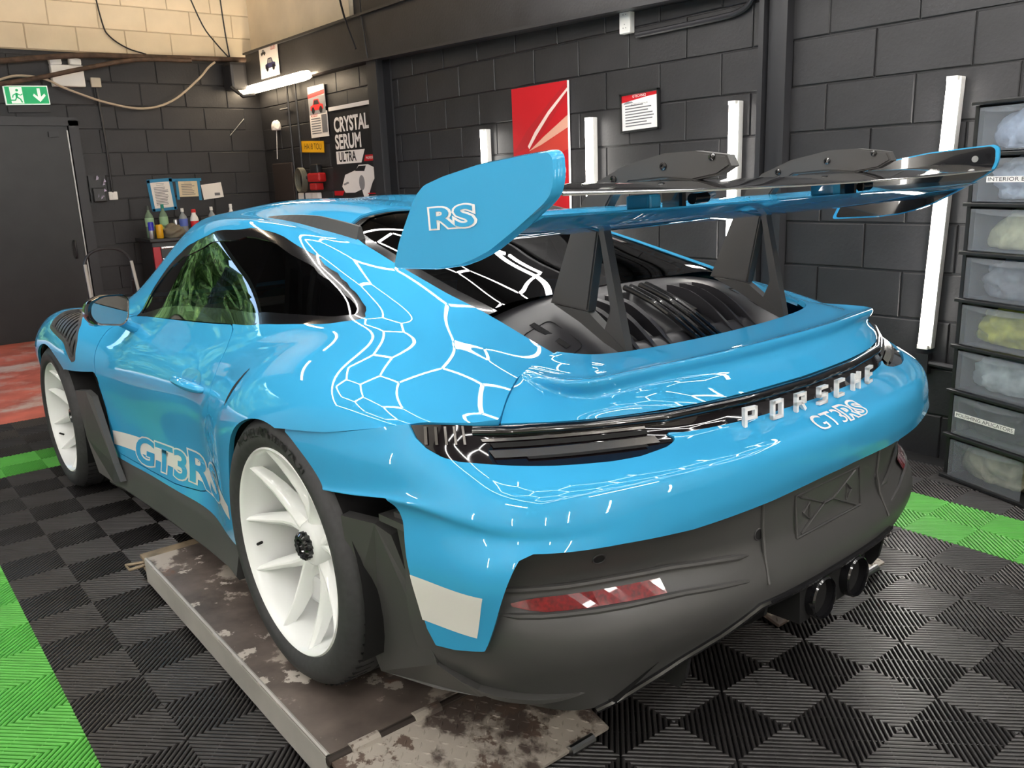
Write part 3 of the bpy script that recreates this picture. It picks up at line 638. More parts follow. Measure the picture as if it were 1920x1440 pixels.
# side blades of the rear corners
for s in (-1, 1):
    mb = MB(); o_ = [(s * .948, -.335, .552), (s * .917, -.43, .547), (s * .900, -.468, .525), (s * .872, -.515, .36), (s * .862, -.547, .228), (s * .845, -.61, .205), (s * .80, -.65, .168), (s * .79, -.60, .138), (s * .825, -.48, .122), (s * .868, -.30, .112), (s * .925, -.315, .33)]
    n = len(o_); inn = [(x - s * .03, y + .012, z) for x, y, z in o_]; F = [tuple(range(n)), tuple(range(n, 2 * n))[::-1]] + [(i, n + i, n + (i + 1) % n, (i + 1) % n) for i in range(n)]
    mb.add(o_ + inn, F); mb.ob('rear_side_blade', m_blackpl, CAR)
    mb = MB(); mb.box((s * .885, -.50, .565), (.055, .11, .016)); mb.ob('blade_bracket', m_blackpl, CAR)
    # strake at the foot of the corner
    path = bez([(s * .825, -.585, .182), (s * .790, -.67, .184), (s * .735, -.762, .190), (s * .668, -.835, .198)], 6); V = []
    for k, q in enumerate(path):
        t = k / (len(path) - 1); tg = (path[min(k + 1, len(path) - 1)] - path[max(k - 1, 0)]).normalized(); o3 = Vector((-tg.y, tg.x, 0)); o3 = o3 if o3.x * s > 0 else -o3; sn = math.sin(math.pi * t) ** .7; wv = .024 * sn - .014 * (1 - sn); th = .012 * sn + .001
        V += [q - o3 * .05 + Vector((0, 0, th)), q + o3 * wv + Vector((0, 0, 0)), q + o3 * wv * .8 + Vector((0, 0, -th)), q - o3 * .05 + Vector((0, 0, -.03))]
    n = len(path); mb = MB(); mb.add(V, [(4 * a + b, 4 * a + 4 + b, 4 * a + 5 + b, 4 * a + 1 + b) for a in range(n - 1) for b in range(3)]); mb.ob('corner_strake', m_blackpl, CAR, smooth=True, auto=40)
    # blade behind the front wheel
    mb = MB(); o_ = [(s * .945, 2.065, .535), (s * .93, 1.955, .545), (s * .915, 1.92, .52), (s * .905, 1.79, .24), (s * .905, 1.72, .172), (s * .90, 1.86, .14), (s * .935, 1.93, .18), (s * .945, 2.0, .33)]
    n = len(o_); inn = [(x - s * .025, y, z) for x, y, z in o_]; F = [tuple(range(n)), tuple(range(n, 2 * n))[::-1]] + [(i, n + i, n + (i + 1) % n, (i + 1) % n) for i in range(n)]
    mb.add(o_ + inn, F); mb.ob('front_side_blade', m_blackpl, CAR)
    # sill skirt
    sec = [(.852, .268), (.868, .235), (.872, .215), (.888, .150), (.892, .132), (.884, .118), (.70, .118)]
    mb = MB(); V = []; ys = [(.44, 1.04, .018), (.56, 1.015, .01), (.8, .995, 0), (1.3, .99, 0), (1.75, .995, 0), (1.90, 1.015, .004)]
    for y, k, dz in ys: V += [(s * x * k, y, z + dz) for x, z in sec]
    m = len(sec); F = [(i * m + q, (i + 1) * m + q, (i + 1) * m + q + 1, i * m + q + 1) for i in range(len(ys) - 1) for q in range(m - 1)] + [tuple(range(m)), tuple(range((len(ys) - 1) * m, len(ys) * m))]
    mb.add(V, F); mb.ob('side_skirt', m_blackpl, CAR, smooth=True, auto=25)
# ---- text and stripes laid on the body
bA = BVHTree.FromPolygons([tuple(p) for p in A.S.P], A.S.F); bB = BVHTree.FromPolygons([tuple(p) for p in B.S.P], B.S.F)
def lay_side(me, name, m, parent, s, bvh=None, lift=.0012):
    """mesh with (y, z) in x, y -> pressed on to the flank of side s"""
    for v in me.vertices:
        y, z = v.co.x, v.co.y; h = (bvh or bA).ray_cast(Vector((2, y, z)), Vector((-1, 0, 0)))
        x = (h[0].x if h[0] else .86) + lift; v.co = (s * x, y, z)
    me.update(); me.materials.clear(); me.materials.append(m); return ob(name, me, parent)
def grid_quad(a, b, c, d, nu, nv):
    V = []; a, b, c, d = map(np.array, (a, b, c, d))
    for j in range(nv + 1):
        for i in range(nu + 1):
            t, q = i / nu, j / nv; V.append((*((a * (1 - t) + b * t) * (1 - q) + (d * (1 - t) + c * t) * q), 0))
    F = [(j * (nu + 1) + i, j * (nu + 1) + i + 1, (j + 1) * (nu + 1) + i + 1, (j + 1) * (nu + 1) + i) for j in range(nv) for i in range(nu)]
    return mesh('stripe', V, F)
def subdiv(me, n=1, maxl=.02):
    bm = bmesh.new(); bm.from_mesh(me); bmesh.ops.triangulate(bm, faces=bm.faces)
    for _ in range(4):
        e = [e for e in bm.edges if e.calc_length() > maxl]
        if not e: break
        bmesh.ops.subdivide_edges(bm, edges=e, cuts=1); bmesh.ops.triangulate(bm, faces=bm.faces)
    bm.to_mesh(me); bm.free(); return me
def flat_text(s, size, xs, cx, cy, ang, shear=0., offset=0., flip=1):
    me = text_mesh(s, size, 0, xs, None, 'lettering', shear=shear, offset=offset); subdiv(me, maxl=.03)
    me.transform(Matrix.Translation((cx, cy, 0)) @ Matrix.Rotation(ang, 4, 'Z') @ Matrix.Diagonal((flip, 1, 1, 1))); return me
def fit_text(s_, wd, ht, cx, cy, ang, flip, off, ml=.03):
    """lettering stretched to a given width and height"""
    me = text_mesh(s_, ht * 1.35, 0, 1., None, 'lettering', offset=0.); xs0 = [v.co.x for v in me.vertices]; ys0 = [v.co.y for v in me.vertices]; w0 = max(xs0) - min(xs0); h0 = max(ys0) - min(ys0); cx0 = (max(xs0) + min(xs0)) / 2; cy0 = (max(ys0) + min(ys0)) / 2
    if off > .001: me = text_mesh(s_, ht * 1.35, 0, 1., None, 'lettering', offset=off)
    subdiv(me, maxl=ml); me.transform(Matrix.Translation((cx, cy, 0)) @ Matrix.Rotation(ang, 4, 'Z') @ Matrix.Diagonal((flip * wd / w0, ht / h0, 1, 1)) @ Matrix.Translation((-cx0, -cy0, 0))); return me
for s in (-1, 1):
    d = doors[0] if s < 0 else doors[1]
    # the flank seen from outside runs front -> rear: on the left that is +y -> -y
    st = grid_quad((1.872, .305), (.60, .352), (.60, .418), (1.872, .367), 60, 6); lay_side(st, 'door_stripe', m_white, d, s)
    st = grid_quad((.57, .352), (.425, .340), (.425, .385), (.57, .418), 10, 5); lay_side(st, 'quarter_stripe', m_white, CAR, s)
    f = -1 if s < 0 else 1
    for off, mm, lf in ((.009, m_white, .0018), (.0035, m_paint, .0032)):
        for tx, cy, cz, wd, ht in (('GT3', 1.325, .345, .57, .100), ('RS', .785, .388, .42, .108)):
            t1 = fit_text(tx, wd, ht, cy, cz, -.055, f, off); lay_side(t1, 'door_lettering', mm, d, s, lift=lf)
    st = grid_quad((-.565, .358), (-.716, .358), (-.765, .468), (-.562, .468), 12, 8); lay_side(st, 'bumper_stripe', m_white, CAR, s, bB)
def lay_rear(me, name, m, parent, lift=.0015):
    for v in me.vertices:
        x, z = v.co.x, v.co.y; h = bB.ray_cast(Vector((abs(x), -2, z)), Vector((0, 1, 0))); y = (h[0].y if h[0] else -1.0) - lift; v.co = (x, y, z)
    me.update(); me.materials.clear(); me.materials.append(m); return ob(name, me, parent)
for off, mm, lf in ((.0006, m_letter, .0030), (-.0012, m_paint, .0040)):
    if off > 0: lay_rear(fit_text('GT3', .115, .0235, -.045, .690, 0, 1, .0006, .006), 'badge', mm, CAR, lf)
    lay_rear(fit_text('RS', .082, .0235, .063, .690, 0, 1, .0025 if off > 0 else 0., .006), 'badge', mm, CAR, lf)
# raised letters under the light band
def letter_poly(ch):
    w, h, t = .030, .036, .0075
    S = {'P': [[(0, 0), (0, h)], [(0, h), (w, h)], [(w, h), (w, h * .42)], [(w, h * .42), (0, h * .42)]], 'O': [[(0, 0), (0, h)], [(0, h), (w, h)], [(w, h), (w, 0)], [(w, 0), (0, 0)]],
         'R': [[(0, 0), (0, h)], [(0, h), (w, h)], [(w, h), (w, h * .45)], [(w, h * .45), (0, h * .45)], [(w * .55, h * .45), (w, 0)]], 'S': [[(w, h), (0, h)], [(0, h), (0, h * .5)], [(0, h * .5), (w, h * .5)], [(w, h * .5), (w, 0)], [(w, 0), (0, 0)]],
         'C': [[(w, h), (0, h)], [(0, h), (0, 0)], [(0, 0), (w, 0)]], 'H': [[(0, 0), (0, h)], [(w, 0), (w, h)], [(0, h * .5), (w, h * .5)]], 'E': [[(w, h), (0, h)], [(0, h), (0, 0)], [(0, 0), (w, 0)], [(0, h * .5), (w * .85, h * .5)]]}[ch]
    return S, w, h, t
def yB1(x): return float(np.interp(abs(x), [0, .22, .435, .612], [-.957, -.945, -.902, -.83]))
for ch, x in zip('PORSCHE', np.linspace(-.262, .262, 7)):
    S_, w, h, t = letter_poly(ch); sl = math.atan2(yB1(x + .01) - yB1(x - .01), .02)
    T = Matrix.Translation((x, yB1(x) - .016, .716)) @ Matrix.Rotation(sl, 4, 'Z'); mb = MB()
    for a, b in S_:
        a, b = Vector((a[0] - w / 2, a[1])), Vector((b[0] - w / 2, b[1])); dd = (b - a).normalized(); a2, b2 = a - dd * t / 2, b + dd * t / 2; c = (a2 + b2) / 2; L = (b2 - a2).length; an = math.atan2(dd.y, dd.x)
        mb.box((0, 0, 0), (L, .010, t), T @ Matrix.Translation((c.x, 0, c.y)) @ Matrix.Rotation(-an, 4, 'Y'))
    mb.ob('letter', m_letter, CAR)
# light bar: glossy rail above the letters, inner bars and outer fins of the lamps
def onB0(x): return Vector((x, float(np.interp(abs(x), [0, .22, .45, .61, .757, .872], [-.922, -.912, -.868, -.79, -.70, -.575])), float(np.interp(abs(x), [0, .22, .45, .61, .757, .872], [.773, .774, .776, .778, .784, .79]))))
xs_ = np.linspace(-.80, .80, 61)
mb = MB(); mb.tube([onB0(x) + Vector((0, -.010, -.014)) for x in xs_], .0125, 12); mb.ob('light_bar_rail', m_gloss, lens_o, smooth=True)
def band_strip(pa, pb, name, m, parent, lift=.0015):
    """strip on the bumper surface between two lines of (x, z)"""
    V = []
    for (xa, za), (xb, zb) in zip(pa, pb):
        for x, z in ((xa, za), (xb, zb)):
            h = bB.ray_cast(Vector((abs(x), -2, z)), Vector((0, 1, 0))); p = h[0] if h[0] else Vector((abs(x), -.9, z)); V.append((x, p.y - lift + .004, p.z))
    n = len(pa); mb = MB(); mb.add(V, [(2 * i, 2 * i + 1, 2 * i + 3, 2 * i + 2) for i in range(n - 1)]); return mb.ob(name, m, parent)
for s in (-1, 1):
    for z, dz, x0, x1, mm in ((.724, .006, .49, .80, m_lensbar), (.738, .004, .50, .79, m_dark), (.747, .0025, .50, .80, m_lensbar), (.716, .002, .52, .75, m_dark)):
        X = np.linspace(x0, x1, 16); band_strip([(s * x, z + (x - .5) * .035 + dz) for x in X], [(s * x, z + (x - .5) * .035 - dz) for x in X], 'lamp_bar', mm, lens_o)
    for k in range(5):
        x = .812 + k * .0125; band_strip([(s * (x + .0020), .785), (s * (x + .014), .752)], [(s * (x + .0055), .785), (s * (x + .0175), .752)], 'lamp_fin', m_lensbar, lens_o)
# ---- rear wing
m_wing_in = mat('gloss_black_wing', (.010, .010, .012), .10, coat=1.0)
EPL = [(-.515, 1.105), (-.545, 1.160), (-.615, 1.245), (-.648, 1.265), (-.715, 1.278), (-.822, 1.291), (-.93, 1.296), (-1.005, 1.298), (-1.017, 1.289), (-1.018, 1.255), (-1.008, 1.23), (-.99, 1.216), (-.915, 1.176), (-.84, 1.14), (-.79, 1.124), (-.743, 1.113), (-.664, 1.106)]
for s in (-1, 1):
    o_ = rounded([(y, z, 0) for y, z in EPL], .012, 3); n = len(o_); c = Vector((sum(p[0] for p in o_) / n, sum(p[1] for p in o_) / n, 0))
    def ring_(k, x, dy=0): return [(s * x, p[0], p[1]) for p in [(c + (Vector(q) - c) * k) for q in o_]]
    R0, R1, R2 = ring_(.965, .866), ring_(1.0, .856), ring_(1.0, .846); mb = MB()
    mb.add(R0 + R1 + R2, [tuple(range(n)), tuple(range(2 * n, 3 * n))[::-1]] + [(i, (i + 1) % n, n + (i + 1) % n, n + i) for i in range(n)] + [(n + i, n + (i + 1) % n, 2 * n + (i + 1) % n, 2 * n + i) for i in range(n)])
    ep = mb.ob('wing_endplate', m_paint, CAR, smooth=True, auto=40)
    mb = MB(); R3 = ring_(.955, .8445); R4 = ring_(.955, .846); mb.add(R3 + R4, [tuple(range(n))[::-1]] + [(n + i, n + (i + 1) % n, (i + 1) % n, i) for i in range(n)]); mb.ob('endplate_inner_face', m_wing_in, ep)
    f = -1 if s < 0 else 1
    for txt_off, mm, lf in ((.0040, m_letter, .8672), (.0012, m_paint, .8682)):
        me = fit_text('RS', .128, .036, -.737, 1.203, .02 * f, f, txt_off, .02)
        for v in me.vertices: v.co = (s * lf, v.co.x, v.co.y)
        me.materials.clear(); me.materials.append(mm); ob('wing_lettering', me, ep)
    mb = MB(); T = Matrix.Translation((s * .8445, -.955, 1.262)) @ Matrix.Rotation(math.pi / 2, 4, 'Y'); mb.cyl((0, 0, -.002), .009, .004, 16, T); mb.ob('endplate_bolt', m_alu, ep)
def wing_loft(sec, xs, name, m, dz=lambda x: 0., dy=lambda x: 0., k=lambda x: 1.):
    o_ = [tuple(p)[:2] for p in bez([(y, z, 0) for y, z in sec], 4, True)]; n = len(o_); V = []; yc = sum(p[0] for p in o_) / n; zc = sum(p[1] for p in o_) / n
    for x in xs: V += [(x, yc + (y - yc) * k(x) + dy(x), zc + (z - zc) * k(x) + dz(x)) for y, z in o_]
    F = [(i * n + q, (i + 1) * n + q, (i + 1) * n + (q + 1) % n, i * n + (q + 1) % n) for i in range(len(xs) - 1) for q in range(n)] + [tuple(range(n))[::-1], tuple(range((len(xs) - 1) * n, len(xs) * n))]
    mb = MB(); mb.add(V, F); return mb.ob(name, m, CAR, smooth=True, auto=50)
MAIN = [(-.60, 1.188), (-.612, 1.170), (-.66, 1.156), (-.74, 1.150), (-.83, 1.158), (-.90, 1.172), (-.957, 1.189), (-.958, 1.1935), (-.90, 1.184), (-.82, 1.178), (-.72, 1.184), (-.65, 1.197), (-.612, 1.200)]
wing_loft(MAIN, np.linspace(-.846, .846, 33), 'wing_main_plane', m_paint, dz=lambda x: .004 * (abs(x) / .85) ** 2)
FLAP = [(-.775, 1.230), (-.80, 1.240), (-.86, 1.243), (-.93, 1.237), (-1.0, 1.2235), (-1.001, 1.2195), (-.93, 1.226), (-.86, 1.228), (-.80, 1.224)]
wing_loft(FLAP, np.linspace(-.845, .845, 33), 'wing_flap', m_wing_in, dz=lambda x: .010 * (abs(x) / .85) ** 2)
mb = MB(); mb.tube([(x, -1.0015, 1.2185 + .010 * (x / .85) ** 2) for x in np.linspace(-.84, .84, 20)], .0022, 6); mb.ob('flap_edge_glint', m_white, CAR)  # white line stands in for light reflected along the flap's rear edge
PYL = [(-.42, .968), (-.505, 1.143), (-.55, 1.215), (-.60, 1.258), (-.69, 1.288), (-.80, 1.304), (-.88, 1.302), (-.958, 1.288), (-.968, 1.266), (-.935, 1.250), (-.872, 1.243), (-.80, 1.252), (-.70, 1.250), (-.645, 1.222), (-.607, 1.175), (-.598, 1.145), (-.552, .953)]
LEG = [(-.600, 1.125), (-.592, 1.150), (-.612, 1.150), (-.672, .855), (-.60, .905), (-.625, .96)]
m_py = mat('pylon_black', (.055, .053, .052), .42)
for s in (-1, 1):
    T = Matrix(((0, 0, 1, s * .33), (1, 0, 0, 0), (0, 1, 0, 0), (0, 0, 0, 1)))
    mb = MB(); mb.prism(PYL, -.017, .017, T); me = mb.mesh('wing_pylon', m_py)
    bm = bmesh.new(); bm.from_mesh(me); bmesh.ops.bevel(bm, geom=[e for e in bm.edges if abs(e.verts[0].co.x - e.verts[1].co.x) < 1e-4], offset=.004, segments=2, affect='EDGES'); bm.to_mesh(me); bm.free()
    po = ob('wing_pylon', me, CAR)
    mb = MB(); mb.prism(LEG, -.012, .012, T); mb.prism([(-.43, .965), (-.55, .952), (-.665, .868), (-.672, .85), (-.60, .88), (-.52, .925)], -.013, .013, T); mb.ob('pylon_rear_leg', m_py, po)
    for y, z, r in ((-.655, 1.259, .0085), (-.80, 1.277, .0085), (-.925, 1.286, .007)):
        for q in (-1, 1):
            T2 = Matrix.Translation((s * .33 + q * .0175, y, z)) @ Matrix.Rotation(q * math.pi / 2, 4, 'Y'); mb = MB(); mb.lathe([(0, .0015), (r * .45, .0015), (r * .5, .004), (r, .003), (r, -.002)], 16, T2); mb.ob('pylon_bolt', m_gloss, po, smooth=True)
    # actuator link in the gap
    mb = MB(); mb.tube([(s * .33 - .09, -.93, 1.207), (s * .33 - .04, -.925, 1.208)], .011, 12); mb.tube([(s * .33 - .04, -.925, 1.208), (s * .33 + .02, -.90, 1.213)], .006, 8); mb.box((s * .33 - .115, -.905, 1.205), (.012, .05, .034)); mb.ob('flap_link', m_gloss, CAR, smooth=True)
    mb = MB(); mb.box((s * .33 - .20, -.90, 1.206), (.035, .06, .030), bev=.006); mb.ob('flap_bracket', m_paint, CAR)
# ---- engine lid in the opening
def lid_z(x, y): return float(np.interp(-y, [.30, .36, .43, .50, .57, .64, .72], [.985, .972, .952, .925, .888, .842, .785])) - .05 * (abs(x) / .5) ** 3
V = []; nx, ny = 40, 26
for j in range(ny + 1):
    for i in range(nx + 1):
        x = -.50 + 1.0 * i / nx; y = -.325 - .395 * j / ny; z = lid_z(x, y)
        if abs(x) < .255 and -.60 < y < -.40: z -= .028 * min(1, (.255 - abs(x)) / .02) * min(1, (-.40 - y) / .02) * min(1, (y + .60) / .03)
        V.append((x, y, z))
mb = MB(); mb.add(V, [(j * (nx + 1) + i, j * (nx + 1) + i + 1, (j + 1) * (nx + 1) + i + 1, (j + 1) * (nx + 1) + i) for j in range(ny) for i in range(nx)])
m_lid = mat('engine_lid_black', (.020, .019, .022), .36)
lid = mb.ob('engine_lid', m_lid, CAR, smooth=True, auto=60)
for s in (-1, 1):
    for k in range(3):
        x = s * (.245 - k * .058); mb = MB(); L = [(x, y, lid_z(x, y)) for y in np.linspace(-.41, -.66, 14)]; V = []
        for q, (a, y, z) in enumerate(L):
            h = .020 * math.sin(math.pi * min(1, (q + .6) / 12)) + .003; V += [(a - .005 * s, y, z - .02), (a - .005 * s, y, z + h), (a + .007 * s, y, z + h * .8), (a + .007 * s, y, z - .02)]
        mb.add(V, [(4 * i + q, 4 * i + 4 + q, 4 * i + 5 + q, 4 * i + 1 + q) for i in range(13) for q in range(3)]); mb.ob('lid_fin', m_lid, lid)
        mb = MB(); x2 = x - s * .029; mb.add([(x2 - .022, -.42, lid_z(x2, -.42) - .012), (x2 + .022, -.42, lid_z(x2, -.42) - .012), (x2 + .022, -.52, lid_z(x2, -.52) - .014), (x2 - .022, -.52, lid_z(x2, -.52) - .014)], [(0, 1, 2, 3)]); mb.ob('lid_mesh', mat('lid_mesh', (.09, .09, .09), .4, metal=.5, bump=(600, 1., .004)), lid)
    mb = MB(); x = s * .032
    for q in (-.012, .012): mb.tube([(x + q, y, lid_z(x, y) + .012) for y in np.linspace(-.40, -.655, 14)], .0085, 10)
    mb.ob('lid_trim_bar', m_gloss, lid, smooth=True)
    # service flap outline and finger slot
    mb = MB(); pts = rounded([(s * .475, -.45, 0), (s * .37, -.44, 0), (s * .37, -.56, 0), (s * .46, -.575, 0)], .02); mb.tube([(x, y, lid_z(x, y) + .0005) for x, y, _ in pts], .0015, 5, closed=True); mb.ob('lid_flap_seam', m_dark, lid)
    mb = MB(); mb.add([(s * .43, -.43, lid_z(.43, -.43) + .003), (s * .412, -.43, lid_z(.41, -.43) + .003), (s * .40, -.545, lid_z(.40, -.545) + .003), (s * .418, -.548, lid_z(.418, -.548) + .003)], [(0, 1, 2, 3)]); mb.ob('lid_slot', m_gloss, lid)
mb = MB(); mb.box((0, -.50, .72), (1.0, .42, .10)); mb.ob('engine_bay', m_dark, CAR)
# ---- roof fins, mirror, door handles, intake slits
for s in (-1, 1):
    mb = MB(); V = []; ys = np.linspace(.88, .30, 15)
    for k, y in enumerate(ys):
        x = float(np.interp(y, [.30, .5, .88], [.452, .47, .475])); h = bA.ray_cast(Vector((x, y, 2)), Vector((0, 0, -1)))[0].z; hh = .034 * min(1, (k + .2) / 9)
        V += [(s * (x + .022), y, h - .012), (s * (x + .006), y, h + hh), (s * (x - .002), y, h + hh), (s * (x - .012), y, h - .004)]
    n = len(ys); mb.add(V, [(4 * i + q, 4 * i + 4 + q, 4 * i + 5 + q, 4 * i + 1 + q) for i in range(n - 1) for q in range(3)] + [tuple(range(4 * n - 4, 4 * n))]); mb.ob('roof_fin', m_blackpl, CAR)
    # mirror
    ml = rounded([(s * .948, 1.60, .895), (s * .937, 1.60, .945), (s * .885, 1.60, .969), (s * .805, 1.60, .966), (s * .785, 1.60, .945), (s * .797, 1.60, .866), (s * .824, 1.60, .840), (s * .925, 1.60, .856)], .02, 4); n = len(ml)
    c = Vector((s * .865, 1.60, .905)); loops = []
    for k, (dy, sc) in enumerate(((.0, .90), (-.004, .93), (-.006, 1.0), (.012, 1.04), (.05, 1.02), (.085, .88), (.105, .62), (.112, .2))): loops.append([tuple(c + (Vector(p) - c) * sc + Vector((s * .010 * k / 7 * 2, dy, 0))) for p in ml])
    mb = MB(); mb.add([p for L in loops for p in L], [(q * n + i, q * n + (i + 1) % n, (q + 1) * n + (i + 1) % n, (q + 1) * n + i) for q in range(7) for i in range(n)])
    mi = mb.ob('door_mirror', m_gloss, CAR, smooth=True, auto=60)
    mb = MB(); mb.add(loops[0], [tuple(range(n))]); mb.ob('mirror_glass', mat('mirror_silver', (.5, .5, .5), .02, metal=1.), mi)
    mb = MB(); mb.tube([(s * .74, 1.66, .80), (s * .79, 1.66, .832), (s * .84, 1.65, .862)], [.045, .035, .030], 12, flat=.6); mb.ob('mirror_stalk', m_paint, mi, smooth=True)
    mb = MB(); mb.box((s * .868, 1.655, .858), (.13, .09, .02), bev=.008); mb.ob('mirror_underside', m_paint, mi)
    # handle
    d = doors[0] if s < 0 else doors[1]; mb = MB()
    mb.tube(bez([(s * .846, .99, .690), (s * .862, .955, .700), (s * .872, .87, .702), (s * .872, .79, .700), (s * .862, .715, .695), (s * .848, .69, .692)], 4), [.004, .010, .014, .016, .017, .018, .019, .019, .020, .020, .021, .021, .021, .021, .020, .018, .016, .013, .010, .007, .004], 12, flat=.8); mb.ob('door_handle', m_paint, d, smooth=True)
    mb = MB(); T = Matrix.Translation((s * .844, .85, .716)); V = []; 
    for k in range(20): a = 2 * math.pi * k / 20; y = .85 + .10 * math.cos(a); z = .716 + .030 * math.sin(a); h = bA.ray_cast(Vector((2, y, z)), Vector((-1, 0, 0)))[0]; V.append((s * (h.x + .0012), y, z))
    mb.add(V, [tuple(range(20))]); mb.ob('handle_recess', mat('handle_recess_blue', (.040, .33, .58), .35, coat=1.), d)
    # intake slit ahead of the rear arch
    mb = MB(); V = []
    for t in np.linspace(0, 1, 8):
        y = .265 + .06 * t ** 1.2 * 0 + .0; y = .27 + .045 * t; z = .815 - .10 * t
        for q in (-1, 1):
            yy = y + q * .012 * math.sin(math.pi * (t * .9 + .05)); h = bA.ray_cast(Vector((2, yy, z)), Vector((-1, 0, 0)))[0]; V.append((s * (h.x + .0018), yy, z))
    mb.add(V, [(2 * i, 2 * i + 1, 2 * i + 3, 2 * i + 2) for i in range(7)]); mb.ob('intake_slit', m_dark, CAR)
# ---- cabin: dashboard, wheel, seats, cage
m_cab = mat('cabin_black', (.012, .012, .013), .6)
mb = MB(); mb.box((0, 1.72, .78), (1.24, .34, .16), bev=.05); mb.ob('dashboard', m_cab, CAR)
T = Matrix.Translation((.36, 1.38, .82)) @ Matrix.Rotation(math.radians(68), 4, 'X'); mb = MB(); mb.tube([T @ Vector((.175 * math.cos(a), .175 * math.sin(a), 0)) for a in np.linspace(0, 2 * math.pi, 28, endpoint=False)], .016, 8, closed=True); mb.cyl((0, 0, -.02), .06, .03, 16, T); mb.box((0, 0, -.005), (.33, .03, .012), T); mb.ob('steering_wheel', m_cab, CAR, smooth=True)
for s in (-1, 1):
    mb = MB(); prof = [(.98, .52), (.80, .50), (.72, .56), (.62, .80), (.54, 1.06), (.56, 1.14), (.62, 1.12), (.70, .86), (.80, .62), (1.0, .60)]; ws = [.24, .25, .25, .25, .17, .12]
    T = Matrix(((0, 0, 1, s * .36), (1, 0, 0, 0), (0, 1, 0, 0), (0, 0, 0, 1))); mb.prism(prof, -.21, .21, T); me = mb.mesh('bucket_seat', m_cab); bm = bmesh.new(); bm.from_mesh(me); bmesh.ops.bevel(bm, geom=bm.edges[:], offset=.03, segments=2, affect='EDGES'); bm.to_mesh(me); bm.free(); ob('bucket_seat', me, CAR)
    mb = MB(); mb.tube(bez([(s * .60, .42, .60), (s * .58, .42, .95), (s * .46, .42, 1.13), (0, .42, 1.17)], 5), .019, 10); mb.tube([(s * .55, .44, 1.05), (s * .48, -.15, .80)], .019, 10); mb.ob('roll_bar', m_cab, CAR, smooth=True)
mb = MB(); mb.box((0, .05, .62), (1.15, .9, .30)); mb.ob('rear_shelf', m_dark, CAR)
